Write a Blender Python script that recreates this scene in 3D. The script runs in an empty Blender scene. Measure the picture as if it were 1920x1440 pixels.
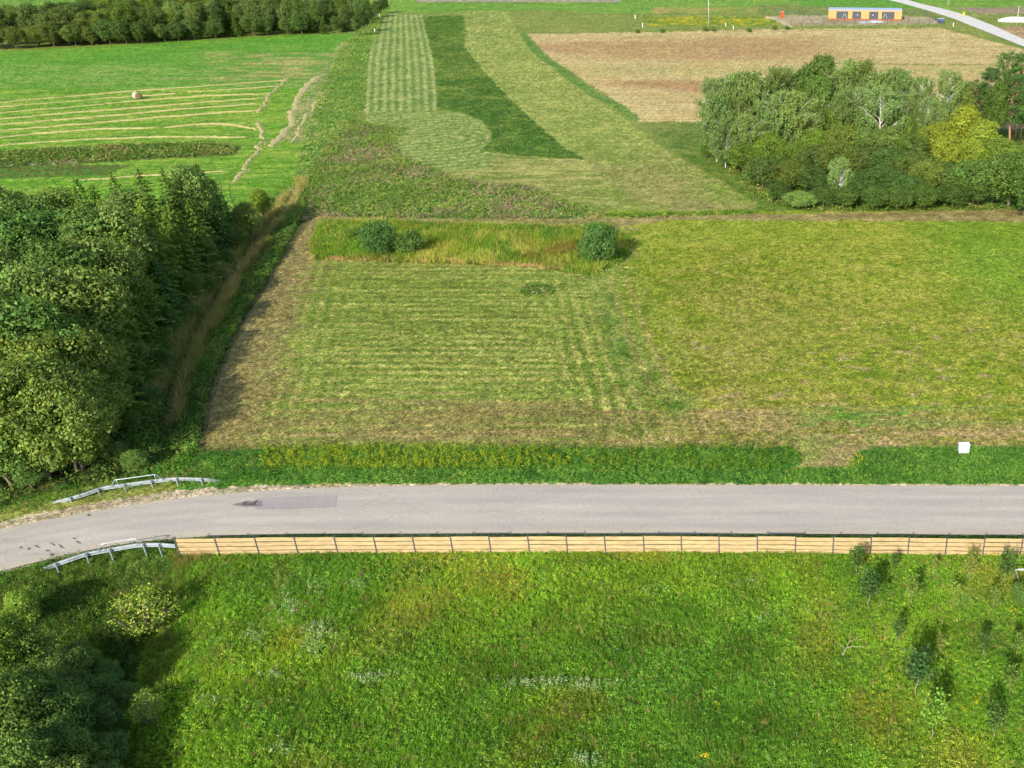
import bpy, math, random
import numpy as np
from mathutils import Vector, Matrix

# ------------------------------------------------------------------ camera, sky, sun, exposure
HC = 37.0                     # drone height
TH = math.radians(27.3)       # pitch below the horizon
F = 1744.0                    # focal length in photo pixels (1920 wide)
CX, CY = 1390.0, 720.0        # principal point of the cropped photograph
scene = bpy.context.scene
col = scene.collection
cam_d = bpy.data.cameras.new("camera")
cam = bpy.data.objects.new("camera", cam_d)
col.objects.link(cam)
cam.location = (0, 0, HC)
cam.rotation_euler = (math.pi / 2 - TH, 0, 0)
cam_d.sensor_width = 36.0
cam_d.lens = F / 1920.0 * 36.0
cam_d.shift_x = -(CX - 960.0) / 1920.0
cam_d.shift_y = 0.0
cam_d.clip_start = 0.5
cam_d.clip_end = 20000
scene.camera = cam

SUN_EL = math.radians(29.5)
SHADOW_AZ = math.radians(19.0)      # shadows fall away from the camera, 19 degrees to the right
sdir = Vector((-math.sin(SHADOW_AZ) * math.cos(SUN_EL), -math.cos(SHADOW_AZ) * math.cos(SUN_EL), math.sin(SUN_EL)))
w = bpy.data.worlds.new("World")
scene.world = w
w.use_nodes = True
nt = w.node_tree
nt.nodes.clear()
sky = nt.nodes.new("ShaderNodeTexSky")
sky.sky_type = 'NISHITA'
sky.sun_disc = False
sky.sun_elevation = SUN_EL
sky.sun_rotation = math.atan2(sdir.x, sdir.y)
sky.air_density = 1.0
sky.dust_density = 1.5
bg = nt.nodes.new("ShaderNodeBackground")
bg.inputs[1].default_value = 0.145
wo = nt.nodes.new("ShaderNodeOutputWorld")
nt.links.new(sky.outputs[0], bg.inputs[0])
nt.links.new(bg.outputs[0], wo.inputs[0])
sun_d = bpy.data.lights.new("sun", 'SUN')
sun_d.energy = 4.1
sun_d.angle = math.radians(0.55)
sun_d.color = (1.0, 0.94, 0.84)
sun = bpy.data.objects.new("sun", sun_d)
col.objects.link(sun)
sun.rotation_euler = (-sdir).to_track_quat('-Z', 'Y').to_euler()
scene.view_settings.view_transform = 'Standard'
scene.view_settings.look = 'None'
scene.view_settings.exposure = 1.0
scene.view_settings.gamma = 1.0
scene.cycles.max_bounces = 5
scene.cycles.diffuse_bounces = 3
scene.cycles.transmission_bounces = 3
scene.cycles.caustics_reflective = False
scene.cycles.caustics_refractive = False

# ------------------------------------------------------------------ helpers
CT, ST = math.cos(TH), math.sin(TH)

def G(px, py, z=0.0):
    """point on the plane at height z seen at a photo pixel"""
    a = (px - CX) / F
    b = (CY - py) / F
    t = (z - HC) / (-ST + b * CT)
    return np.array([a * t, (CT + b * ST) * t])

def P(X, Y, Z=0.0):
    """photo pixel of a world point"""
    d = Y * CT + (HC - Z) * ST
    u = Y * ST - (HC - Z) * CT
    return CX + F * X / d, CY - F * u / d

def lin(c):
    c = np.asarray(c, dtype=float) / 255.0
    return np.where(c <= 0.04045, c / 12.92, ((c + 0.055) / 1.055) ** 2.4)

KALB = 0.52
def alb(c):
    return lin(c) * KALB

def _h(ix, iy, seed):
    n = (ix.astype(np.int64) * 374761393 + iy.astype(np.int64) * 668265263 + seed * 1442695041) & 0x7fffffff
    n = ((n ^ (n >> 13)) * 1274126177) & 0x7fffffff
    n = ((n ^ (n >> 15)) * 2246822519) & 0x7fffffff
    return ((n ^ (n >> 16)) & 0xffff) / 65535.0

def vn(x, y, seed=0):
    x0 = np.floor(x); y0 = np.floor(y)
    fx = x - x0; fy = y - y0
    fx = fx * fx * (3 - 2 * fx); fy = fy * fy * (3 - 2 * fy)
    a = _h(x0, y0, seed); b = _h(x0 + 1, y0, seed); c = _h(x0, y0 + 1, seed); d = _h(x0 + 1, y0 + 1, seed)
    return (a + (b - a) * fx) * (1 - fy) + (c + (d - c) * fx) * fy

def fbm(x, y, seed=0, oct=3):
    s = 0; a = 1.0; t = 0
    for i in range(oct):
        s = s + a * vn(x * 2 ** i + 17.3 * i, y * 2 ** i - 9.1 * i, seed + i * 7)
        t += a; a *= 0.55
    return s / t

def inpoly(x, y, poly):
    poly = np.asarray(poly, float)
    out = np.zeros(x.shape, bool)
    x0, y0 = poly.min(0); x1, y1 = poly.max(0)
    idx = np.nonzero((x >= x0) & (x <= x1) & (y >= y0) & (y <= y1))[0]
    if len(idx) == 0:
        return out
    xx = x[idx]; yy = y[idx]
    ins = np.zeros(xx.shape, bool)
    n = len(poly)
    for i in range(n):
        ax, ay = poly[i]; bx, by = poly[(i + 1) % n]
        if ay == by:
            continue
        c = ((ay > yy) != (by > yy)) & (xx < (bx - ax) * (yy - ay) / (by - ay) + ax)
        ins ^= c
    out[idx] = ins
    return out

def polydist(x, y, pts):
    """distance to a polyline and the parameter along it"""
    pts = np.asarray(pts, float)
    best = np.full(x.shape, 1e9); par = np.zeros(x.shape)
    acc = 0
    for i in range(len(pts) - 1):
        a = pts[i]; d = pts[i + 1] - a
        L = float(np.hypot(*d))
        t = np.clip(((x - a[0]) * d[0] + (y - a[1]) * d[1]) / (L * L), 0, 1)
        q = np.hypot(x - a[0] - t * d[0], y - a[1] - t * d[1])
        m = q < best
        best = np.where(m, q, best); par = np.where(m, acc + t * L, par)
        acc += L
    return best, par

def sm(a, b, x):
    t = np.clip((x - a) / (b - a), 0, 1)
    return t * t * (3 - 2 * t)

def W(pts, z=0.0):
    return np.array([G(p[0], p[1], z) for p in pts])

# ------------------------------------------------------------------ mesh helpers
def link(o, parent=None):
    col.objects.link(o)
    if parent is not None:
        o.parent = parent
    return o

def tag(o, label=None, cat=None, group=None, kind=None):
    if label: o["label"] = label
    if cat: o["category"] = cat
    if group: o["group"] = group
    if kind: o["kind"] = kind
    return o

def empty(name, loc, label=None, cat=None, group=None, rz=0.0):
    o = bpy.data.objects.new(name, None)
    o.location = loc
    o.rotation_euler = (0, 0, rz)
    link(o)
    return tag(o, label, cat, group)

def fast_mesh(name, V, k, colr=None, smooth=False):
    """V: (n,k,3) unshared polygons of k corners, colr (n,3) per face"""
    n = V.shape[0]
    me = bpy.data.meshes.new(name)
    me.vertices.add(n * k)
    me.vertices.foreach_set("co", V.reshape(-1).astype(np.float32))
    me.loops.add(n * k)
    me.loops.foreach_set("vertex_index", np.arange(n * k, dtype=np.int32))
    me.polygons.add(n)
    me.polygons.foreach_set("loop_start", np.arange(0, n * k, k, dtype=np.int32))
    me.update(calc_edges=True)
    if colr is not None:
        a = me.attributes.new("tone", 'FLOAT_COLOR', 'FACE')
        c = np.ones((n, 4), np.float32); c[:, :3] = colr
        a.data.foreach_set("color", c.reshape(-1))
    return me

class MB:
    """collects boxes, tubes and polygons into one mesh"""
    def __init__(self):
        self.v = []; self.f = []
    def poly(self, vs, fs):
        b = len(self.v)
        self.v += [tuple(map(float, q)) for q in vs]
        self.f += [tuple(b + i for i in f) for f in fs]
    def box(self, c, s, rz=0.0, M=None):
        vs = []
        for sx in (-.5, .5):
            for sy in (-.5, .5):
                for sz in (-.5, .5):
                    p = Vector((sx * s[0], sy * s[1], sz * s[2]))
                    if M is not None: p = M @ p
                    if rz: p = Matrix.Rotation(rz, 3, 'Z') @ p
                    vs.append(p + Vector(c))
        self.poly(vs, [(0, 1, 3, 2), (4, 6, 7, 5), (0, 4, 5, 1), (2, 3, 7, 6), (0, 2, 6, 4), (1, 5, 7, 3)])
    def tube(self, pts, rs, n=6, cap=True):
        pts = [Vector(p) for p in pts]
        if not hasattr(rs, '__len__'): rs = [rs] * len(pts)
        b = len(self.v)
        for i, p in enumerate(pts):
            t = (pts[min(i + 1, len(pts) - 1)] - pts[max(i - 1, 0)])
            if t.length < 1e-9: t = Vector((0, 0, 1))
            t.normalize()
            a = t.cross(Vector((0.31, 0.95, 0.05)))
            if a.length < 1e-3: a = t.cross(Vector((1, 0, 0)))
            a.normalize(); c = t.cross(a)
            for j in range(n):
                an = 2 * math.pi * j / n
                q = p + (a * math.cos(an) + c * math.sin(an)) * rs[i]
                self.v.append(tuple(q))
        for i in range(len(pts) - 1):
            for j in range(n):
                j2 = (j + 1) % n
                self.f.append((b + i * n + j, b + i * n + j2, b + (i + 1) * n + j2, b + (i + 1) * n + j))
        if cap:
            self.f.append(tuple(b + j for j in range(n))[::-1])
            self.f.append(tuple(b + (len(pts) - 1) * n + j for j in range(n)))
    def mesh(self, name, mat, smooth=False):
        me = bpy.data.meshes.new(name)
        me.from_pydata(self.v, [], self.f)
        me.update()
        if smooth:
            me.polygons.foreach_set("use_smooth", [True] * len(me.polygons))
        if mat: me.materials.append(mat)
        return me
    def build(self, name, mat, parent=None, smooth=False, bevel=0.0):
        o = bpy.data.objects.new(name, self.mesh(name, mat, smooth))
        if bevel:
            m = o.modifiers.new("bevel", 'BEVEL'); m.width = bevel; m.segments = 2
        return link(o, parent)

# ------------------------------------------------------------------ materials
def newmat(name):
    m = bpy.data.materials.new(name); m.use_nodes = True
    nt = m.node_tree
    b = nt.nodes["Principled BSDF"]
    return m, nt, b

def N(nt, t, **kw):
    n = nt.nodes.new(t)
    for k, v in kw.items():
        if k in n.inputs: n.inputs[k].default_value = v
        else: setattr(n, k, v)
    return n

def mulcol(nt, a, b, fac=1.0):
    m = nt.nodes.new("ShaderNodeMix"); m.data_type = 'RGBA'; m.blend_type = 'MULTIPLY'
    m.inputs[0].default_value = fac
    nt.links.new(a, m.inputs[6]); nt.links.new(b, m.inputs[7])
    return m.outputs[2]

def ramp(nt, src, pts):
    r = nt.nodes.new("ShaderNodeValToRGB")
    el = r.color_ramp.elements
    while len(el) < len(pts): el.new(0.5)
    for e, (p, c) in zip(el, pts):
        e.position = p
        e.color = (c[0], c[1], c[2], 1) if hasattr(c, '__len__') else (c, c, c, 1)
    nt.links.new(src, r.inputs[0])
    return r.outputs[0]

def plainmat(name, rgb, rough=0.8, metal=0.0, vary=0.15, scale=3.0, bump=0.0, coord='Object', stretch=(1, 1, 1), spec=0.4):
    m, nt, b = newmat(name)
    tc = nt.nodes.new("ShaderNodeTexCoord")
    mp = nt.nodes.new("ShaderNodeMapping"); mp.inputs['Scale'].default_value = stretch
    nt.links.new(tc.outputs[coord], mp.inputs[0])
    n = N(nt, "ShaderNodeTexNoise", Scale=scale, Detail=5.0, Roughness=0.6)
    nt.links.new(mp.outputs[0], n.inputs[0])
    lo = tuple(c * (1 - vary) for c in rgb); hi = tuple(min(1, c * (1 + vary)) for c in rgb)
    nt.links.new(ramp(nt, n.outputs[0], [(0.3, lo), (0.7, hi)]), b.inputs['Base Color'])
    b.inputs['Roughness'].default_value = rough
    b.inputs['Metallic'].default_value = metal
    b.inputs['Specular IOR Level'].default_value = spec
    if bump:
        bp = N(nt, "ShaderNodeBump", Strength=bump, Distance=0.02)
        nt.links.new(n.outputs[0], bp.inputs['Height']); nt.links.new(bp.outputs[0], b.inputs['Normal'])
    return m

def foliage_mat(name, transl=0.3, rough=0.6, spec=0.25, vary=True):
    m, nt, b = newmat(name)
    at = nt.nodes.new("ShaderNodeAttribute"); at.attribute_name = "tone"
    oi = nt.nodes.new("ShaderNodeObjectInfo")
    c = mulcol(nt, at.outputs['Color'], oi.outputs['Color']) if vary else at.outputs['Color']
    nt.links.new(c, b.inputs['Base Color'])
    b.inputs['Roughness'].default_value = rough
    b.inputs['Specular IOR Level'].default_value = spec
    tr = nt.nodes.new("ShaderNodeBsdfTranslucent")
    hs = N(nt, "ShaderNodeHueSaturation", Saturation=1.1, Value=1.25)
    hs.inputs['Hue'].default_value = 0.485
    nt.links.new(c, hs.inputs['Color']); nt.links.new(hs.outputs[0], tr.inputs[0])
    mx = nt.nodes.new("ShaderNodeMixShader"); mx.inputs[0].default_value = transl
    nt.links.new(b.outputs[0], mx.inputs[1]); nt.links.new(tr.outputs[0], mx.inputs[2])
    nt.links.new(mx.outputs[0], nt.nodes["Material Output"].inputs[0])
    return m

M_leaf = foliage_mat("leaf_foliage", transl=0.35)
M_herb = foliage_mat("herb_foliage", vary=False, transl=0.4)
M_bark = plainmat("brown_bark", (0.13, 0.10, 0.075), 0.9, vary=0.4, scale=9, bump=0.6, stretch=(1, 1, 0.25))
M_twig = plainmat("pale_twig", (0.22, 0.18, 0.13), 0.9, vary=0.3, scale=6)
M_galv = plainmat("galvanised_steel", (0.34, 0.38, 0.41), 0.42, metal=0.55, vary=0.18, scale=2.5)
M_dark_metal = plainmat("dark_painted_steel", (0.035, 0.04, 0.05), 0.5, metal=0.2, vary=0.2, scale=5)

def birch_bark():
    m, nt, b = newmat("birch_bark")
    tc = nt.nodes.new("ShaderNodeTexCoord")
    mp = nt.nodes.new("ShaderNodeMapping"); mp.inputs['Scale'].default_value = (1.2, 1.2, 5.0)
    nt.links.new(tc.outputs['Object'], mp.inputs[0])
    n = N(nt, "ShaderNodeTexNoise", Scale=3.0, Detail=4.0, Roughness=0.7)
    nt.links.new(mp.outputs[0], n.inputs[0])
    nt.links.new(ramp(nt, n.outputs[0], [(0.36, (0.05, 0.045, 0.04)), (0.44, (0.55, 0.53, 0.48)), (0.8, (0.66, 0.64, 0.58))]), b.inputs['Base Color'])
    b.inputs['Roughness'].default_value = 0.8
    return m
M_birch = birch_bark()

# ------------------------------------------------------------------ ground layout (photo pixels turned into ground points)
DITCH_PX = [(556, 340), (535, 385), (488, 440), (440, 500), (378, 600), (328, 700), (300, 790), (278, 855)]
DITCH2_PX = [(235, 1045), (215, 1100), (190, 1180), (165, 1280), (140, 1440), (120, 1600)]
DITCH = W(DITCH_PX); DITCH2 = W(DITCH2_PX)
ROAD_FAR = [(-500, 1108), (-240, 1048), (-100, 1014), (0, 992), (60, 979), (169, 960), (279, 941), (388, 928), (480, 920.5), (600, 914.5), (700, 911), (1000, 909), (1400, 909.5), (1920, 911), (2500, 913)]
ROAD_NEAR = [(-500, 1215), (-240, 1140), (-100, 1098), (0, 1071), (60, 1056), (130, 1038), (200, 1024), (270, 1014), (340, 1008), (400, 1004.5), (500, 1002), (700, 1001), (1000, 1000.5), (1400, 1001), (1920, 1003), (2500, 1005)]
ROAD_POLY = W(ROAD_FAR + ROAD_NEAR[::-1])
_xs = np.array([-500, -240, -100, 0, 60, 130, 200, 270, 340, 400, 500, 700, 1000, 1400, 1920, 2500])
_fy = np.interp(_xs, [p[0] for p in ROAD_FAR], [p[1] for p in ROAD_FAR]); _ny = np.interp(_xs, [p[0] for p in ROAD_NEAR], [p[1] for p in ROAD_NEAR])
ROAD_MID = (W(list(zip(_xs, _fy))) + W(list(zip(_xs, _ny)))) / 2

def ground_z(X, Y):
    X = np.asarray(X, float); Y = np.asarray(Y, float)
    d1, _ = polydist(X, Y, DITCH); d2, _ = polydist(X, Y, DITCH2)
    z = -0.65 * np.exp(-(d1 / 1.9) ** 2) - 1.1 * np.exp(-(d2 / 3.0) ** 2)
    dr, _ = polydist(X, Y, ROAD_MID)
    return z * sm(3.3, 5.5, dr)

def gz(x, y):
    return float(ground_z(np.array([x]), np.array([y]))[0])

# polygons, photo pixels
LFIELD = [(-900, 96), (0, 96), (150, 89), (330, 78), (480, 70), (668, 62), (640, 90), (610, 150), (575, 240), (560, 300), (548, 345), (440, 420), (-900, 420)]
WOODFLOOR = [(-900, 415), (0, 408), (400, 400), (520, 395), (545, 372), (500, 440), (440, 520), (385, 610), (330, 720), (300, 800), (290, 880), (200, 905), (90, 925), (0, 950), (-900, 1120)]
DITCHBAND = [(560, 330), (575, 340), (572, 400), (520, 495), (455, 598), (410, 690), (385, 760), (375, 850), (300, 885), (235, 885), (240, 790), (265, 690), (322, 600), (395, 500), (470, 420), (530, 370)]
MARGIN = [(690, 40), (735, 5), (705, 70), (690, 110), (684, 200), (660, 235), (560, 400), (548, 345), (575, 240), (610, 150), (640, 90), (665, 62)]
ROUGH = [(645, 225), (690, 232), (765, 243), (742, 262), (752, 290), (800, 310), (850, 335), (920, 345), (1000, 350), (1050, 375), (1140, 400), (1140, 408), (900, 412), (560, 405), (555, 380), (590, 300)]
STRIP = [(712, 25), (795, 28), (806, 80), (815, 130), (820, 205), (815, 212), (684, 214), (690, 110), (702, 60)]
TURN = [(684, 212), (818, 207), (865, 212), (905, 228), (920, 252), (912, 275), (900, 284), (960, 290), (1095, 300), (1100, 300), (1130, 320), (1420, 380), (1405, 396), (1150, 402), (1060, 378), (1000, 352), (920, 346), (850, 335), (790, 310), (750, 292), (745, 262), (762, 245), (690, 228)]
TRI = [(792, 32), (872, 28), (875, 90), (905, 130), (960, 190), (1010, 235), (1060, 280), (1098, 300), (960, 291), (898, 283), (918, 268), (922, 250), (905, 226), (865, 211), (820, 207), (820, 160), (812, 110)]
BAND_L = [(868, 20), (872, 90), (905, 130), (960, 190), (1010, 235), (1060, 280), (1098, 300), (1130, 335), (1160, 380), (1165, 400)]
BAND_R = [(952, 22), (972, 60), (1000, 100), (1060, 145), (1120, 190), (1180, 225), (1240, 275), (1300, 310), (1370, 350), (1418, 384), (1416, 396)]
BROWN = [(985, 64), (1100, 62), (1500, 54), (1760, 52), (2000, 112), (2700, 240), (2700, 262), (1320, 228), (1200, 228), (1150, 185), (1080, 140), (1025, 105)]
GROVE = [(1200, 228), (1320, 228), (2700, 262), (2700, 395), (1920, 392), (1500, 400), (1420, 398), (1400, 370), (1330, 330), (1270, 290)]
MAIN = [(578, 405), (1140, 412), (1215, 430), (1350, 822), (375, 850), (386, 760), (412, 690), (457, 598), (521, 495)]
POND = [(600, 418), (680, 415), (900, 424), (1090, 428), (1130, 420), (1185, 450), (1170, 490), (1110, 518), (1060, 512), (1000, 498), (720, 492), (640, 486), (590, 486), (580, 462)]
GOLDEN = [(490, 842), (700, 835), (900, 838), (1480, 838), (1500, 850), (1505, 874), (1440, 886), (1100, 882), (900, 886), (490, 884)]
VERGE = [(440, 880), (900, 884), (1440, 884), (1560, 876), (1600, 876), (1605, 850), (1640, 840), (1900, 838), (2600, 850), (2600, 909), (1000, 906), (640, 907), (480, 911), (400, 905)]
RVERGE = [(1600, 860), (1610, 848), (1650, 840), (1800, 838), (2600, 852), (2600, 909), (1600, 906)]
MEADOW_L = W([(250, 1010), (340, 1009)])

def paint(X, Y):
    """surface cover colours and grass height for ground points"""
    px, py = P(X, Y)
    n_s = fbm(X * 3.1, Y * 3.1, 1, 3) - 0.5
    n_m = fbm(X * 0.75, Y * 0.75, 2, 3) - 0.5
    n_l = fbm(X * 0.16, Y * 0.16, 3, 3) - 0.5
    n_x = fbm(X * 0.12, Y * 1.6, 4, 3) - 0.5            # streaks running with the road
    n_b = fbm(X * 0.035, Y * 0.035, 5, 3) - 0.5
    n_f = fbm(X * 0.45, Y * 4.0, 9, 2) - 0.5            # fine streaks along the mowing
    n_g = fbm(X * 0.22, Y * 1.9, 10, 2) - 0.5
    # ragged edges: move the sampling point a little
    ed = np.clip((py + 180) / 900, 0.15, 1.6)
    wx = px + (n_s * 9 + n_m * 13) * ed
    wy = py + (fbm(X * 2.7 + 40, Y * 2.7, 6, 2) - 0.5) * 5 * ed + (fbm(X * 0.6 + 9, Y * 0.6, 8, 2) - 0.5) * 6 * ed
    c = np.zeros((len(X), 3)); rough = np.full(len(X), 0.03)
    def put(mask, rgb, r=None, alpha=1.0):
        a = (mask * alpha) if not np.isscalar(alpha) or mask.dtype != bool else mask.astype(float) * alpha
        a = a[:, None]
        t = np.asarray(rgb, float)
        if t.ndim == 1: t = t[None, :]
        c[:] = c * (1 - a) + t * a
        if r is not None:
            rough[:] = rough * (1 - a[:, 0]) + r * a[:, 0]
    def mix(rgb1, rgb2, t):
        t = np.clip(t, 0, 1)[:, None]
        return np.asarray(rgb1, float)[None, :] * (1 - t) + np.asarray(rgb2, float)[None, :] * t
    # general grassland
    c[:] = mix((112, 142, 52), (150, 156, 78), 0.5 + n_b * 2 + n_x * 1.0)
    # top strips
    put(wy < 24, mix((108, 154, 48), (138, 174, 66), 0.5 + n_x * 2.0 + n_b))
    put((wy < 62) & (wy >= 24 + 4 * np.sin(px / 90)), mix((128, 146, 58), (150, 158, 80), 0.5 + n_x * 2 + n_l))
    put((wy < 4) & (px > 780) & (px < 1165), (172, 160, 140))
    put((px > 1220) & (px < 1440) & (wy > 14) & (wy < 26), (176, 158, 88), alpha=np.clip(0.6 + n_l * 2, 0, 1) * ((px > 1220) & (px < 1440) & (wy > 14) & (wy < 26)))
    put((px > 1210) & (px < 1460) & (wy > 31) & (wy < 48), mix((110, 140, 40), (190, 180, 30), 0.45 + n_m * 2.4 + n_l))
    put((px > 1420) & (px < 1760) & (wy > 9) & (wy < 28), mix((110, 140, 55), (150, 150, 80), 0.5 + n_m * 2))
    put(inpoly(wx, wy, [(1500, -10), (1700, -10), (1760, 18), (1600, 14), (1500, 10)]), (105, 160, 50))
    put(inpoly(wx, wy, [(1780, 14), (2400, 14), (2400, 24), (1840, 26)]), (160, 145, 115))
    put(inpoly(wx, wy, [(1850, 52), (1900, 50), (2400, 52), (2400, 120), (1990, 110)]), mix((165, 135, 100), (190, 165, 120), 0.5 + n_x * 2))
    put(inpoly(wx, wy, [(1440, 33), (1470, 29), (1545, 29), (1700, 30), (1740, 31), (1768, 45), (1484, 48), (1487, 52), (1470, 46), (1455, 38)]), mix((196, 180, 145), (165, 155, 110), 0.4 + n_l * 2))
    put(inpoly(wx, wy, [(1426, 31), (1452, 31), (1470, 38), (1487, 51), (1478, 52), (1452, 37)]), (205, 188, 155))
    # left field
    lf = inpoly(wx, wy, LFIELD)
    put(lf, mix((92, 152, 42), (120, 168, 54), 0.5 + n_x * 1.6 + n_l * 1.2))
    put(lf, mix((100, 156, 44), (150, 172, 88), 0.35 + n_x * 3 + n_m), alpha=sm(110, 135, wy) * sm(172, 158, wy) * lf)
    put(lf, mix((100, 154, 50), (176, 170, 100), 0.30 + n_x * 3 + n_l * 1.5 + (px - 400) / 900), alpha=np.clip(sm(330, 480, px + n_l * 120) * sm(88, 104, wy) * sm(168, 150, wy), 0, 1) * lf)
    put(lf & (wy >= 165), mix((102, 154, 36), (150, 178, 66), 0.4 + n_x * 2.6 + n_m * 1.3 + n_l))
    a_ = np.array(G(0, 225)); b_ = np.array(G(500, 184)); d_ = (b_ - a_) / np.hypot(*(b_ - a_))
    lw = (X - a_[0]) * d_[1] - (Y - a_[1]) * d_[0]
    lws = (0.5 + 0.5 * np.sin(lw * 2 * math.pi / 3.1 + n_l * 3)) ** 3
    put(lf, (176, 186, 92), alpha=0.42 * lws * np.clip(0.7 + n_x * 3, 0, 1.3) * sm(160, 185, wy) * sm(275, 262, wy) * sm(500, 470, px) * lf)
    # weedy strip across the left field
    ws = inpoly(wx, wy, [(-900, 285), (0, 283), (250, 270), (400, 268), (455, 275), (440, 292), (300, 298), (0, 318), (-900, 330)])
    put(ws, mix((78, 112, 44), (120, 128, 66), 0.5 + n_m * 2.5), 0.15)
    put(inpoly(wx, wy, [(-900, 318), (0, 304), (140, 300), (140, 306), (0, 312), (-900, 330)]), (178, 184, 150), alpha=0.7)
    put(inpoly(wx, wy, [(-900, 326), (0, 314), (130, 310), (250, 310), (200, 330), (0, 336), (-900, 346)]), mix((110, 112, 50), (84, 130, 44), 0.5 + n_m * 2), 0.12)
    # dry line and verge between the field and the ditch
    put(inpoly(wx, wy, MARGIN), mix((92, 134, 52), (146, 164, 84), 0.45 + n_m * 1.8 + n_l * 1.2), 0.12)
    mcl, _ = polydist(X, Y, W([(655, 80), (628, 120), (600, 165), (575, 215), (552, 262)]))
    put(mcl < 2.2 + n_m * 3, mix((110, 150, 60), (170, 165, 105), 0.5 + n_m * 2.5), 0.05)
    # brown stubble field
    br = inpoly(wx, wy, BROWN)
    stub = np.sin(Y * 2 * math.pi / 2.6 + n_m * 3) * 0.5 + 0.5
    cc = mix((196, 172, 112), (218, 200, 144), 0.45 + n_x * 2.2 + 0.3 * (stub - 0.5))
    put(br, cc, 0.03)
    def red(cx_, cy_, rx, ry):
        return np.exp(-(((px - cx_) / rx) ** 2 + ((py - cy_) / ry) ** 2)) * np.clip(0.75 + n_x * 2.5 + n_l, 0, 1) * br
    put(br, (160, 112, 78), alpha=np.clip(red(1180, 88, 180, 10) + red(1340, 98, 190, 14) + red(1400, 80, 120, 8), 0, 0.42))
    put(br, (152, 98, 68), alpha=np.clip(red(1240, 157, 90, 6) * 0.9 + red(1360, 165, 80, 8), 0, 0.5))
    put(br, (140, 156, 70), alpha=0.35 * np.clip(np.exp(-((py - 132) / 10) ** 2) * (n_x * 4 + 0.5), 0, 1) * br)
    put(inpoly(wx, wy, [(1560, 118), (1900, 122), (1900, 124), (1560, 120)]), (128, 132, 60), alpha=0.7)
    # green margin of the brown field
    bm, _ = polydist(X, Y, W([(968, 62), (1010, 105), (1060, 138), (1115, 178), (1150, 195), (1190, 222)]))
    put(bm < 1.3 + n_m * 2 + 1.6 * sm(160, 60, py), mix((92, 134, 50), (122, 150, 66), 0.5 + n_m * 2), 0.1)
    put(inpoly(wx, wy, GROVE), mix((92, 126, 42), (134, 146, 70), 0.5 + n_m * 1.6 + n_l * 1.4), 0.07)
    # swathed strip with rows of cut grass running away from the camera
    st = inpoly(wx, wy, STRIP)
    lft = np.interp(py, [20, 60, 110, 214], [712, 702, 690, 684]); rgt = np.interp(py, [20, 80, 130, 214], [790, 806, 815, 820])
    u = (px - lft) / (rgt - lft) + n_m * 0.035
    sw = 0.5 + 0.5 * np.sin(u * 2 * math.pi * 8.5)
    put(st, mix((106, 140, 58), (178, 184, 112), sw * 0.8 + n_m * 0.8 + n_l * 0.9 + 0.12), 0.04)
    rough[st] += sw[st] * 0.10
    # turn and lower band
    tn = inpoly(wx, wy, TURN)
    A = G(770, 262); B = G(800, 262)
    dd, _ = polydist(X, Y, np.array([G(740, 270), G(835, 262)]))
    arc = 0.5 + 0.5 * np.sin(dd * 2 * math.pi / 2.3 + n_m * 1.5)
    arcm = tn & (px < 925) & (py < 318)
    put(tn, mix((126, 144, 62), (176, 174, 100), 0.5 + n_g * 2.0 + n_f * 0.6 + n_x * 1.6 + n_m * 0.6 + n_b), 0.05)
    put(arcm, mix((112, 146, 62), (172, 176, 104), arc * 0.75 + n_s * 0.9 + n_m * 0.5 + 0.1), 0.05)
    rough[arcm] += arc[arcm] * 0.09
    # dark unmown wedge
    tr = inpoly(wx, wy, TRI)
    put(tr, mix((72, 112, 34), (122, 142, 60), 0.5 + n_m * 2.0 + n_l * 1.8 - 0.25 * sm(120, 260, py)), 0.14)
    # diagonal mown band
    bd = inpoly(wx, wy, BAND_L + BAND_R[::-1])
    lb = np.interp(py, [p[1] for p in BAND_L], [p[0] for p in BAND_L]); rb = np.interp(py, [p[1] for p in BAND_R], [p[0] for p in BAND_R])
    u = (px - lb) / np.maximum(rb - lb, 1) + n_m * 0.02
    bs = 0.5 + 0.5 * np.sin(u * 2 * math.pi * 14)
    put(bd, mix((126, 148, 60), (172, 178, 94), 0.38 + bs * 0.3 * sm(330, 200, py) + n_m * 1.2 + n_l + n_s * 0.8 + n_x * 0.7), 0.05)
    put(bd, (160, 142, 96), alpha=0.5 * np.clip(sm(270, 330, py) * (0.5 + n_l * 3), 0, 1) * bd)
    # rough weeds above the path
    rg = inpoly(wx, wy, ROUGH)
    put(rg, mix((88, 126, 46), (136, 160, 78), 0.5 + n_m * 2.4 + n_s), 0.25)
    put(rg, (138, 116, 96), alpha=np.clip((n_m * 3 + n_l * 3.5), 0, 0.75) * rg)
    # path strip
    pth = inpoly(wx, wy, [(560, 403), (900, 414), (1140, 407), (1400, 402), (1920, 393), (2700, 392), (2700, 412), (1920, 416), (1500, 414), (1250, 412), (1140, 428), (900, 424), (600, 420), (560, 412)])
    rf = (wy > 396) & (wy < 900) & (px > 1100)
    
    # right field
    rc = mix((130, 154, 38), (164, 168, 64), 0.5 + n_l * 0.9 + n_m * 1.1 + n_s * 0.9 + n_g * 0.8)
    put(rf, rc, 0.05)
    put(rf, (158, 148, 82), alpha=0.45 * np.clip(0.05 + n_b * 1.6 + n_m * 1.6 + 0.5 * np.exp(-((px - 1380) / 130) ** 2) * sm(420, 560, py), 0, 1) * rf)
    put(rf & (px > 1400), (112, 158, 40), alpha=0.6 * sm(-60, 80, px - 1800 + (540 - py) * 0.6 + n_l * 100) * sm(640, 520, py + n_l * 80) * rf)
    put(rf, (180, 162, 118), alpha=0.75 * (fbm(X * 0.9, Y * 1.6, 31, 2) > 0.74) * sm(500, 700, py) * rf)
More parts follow.
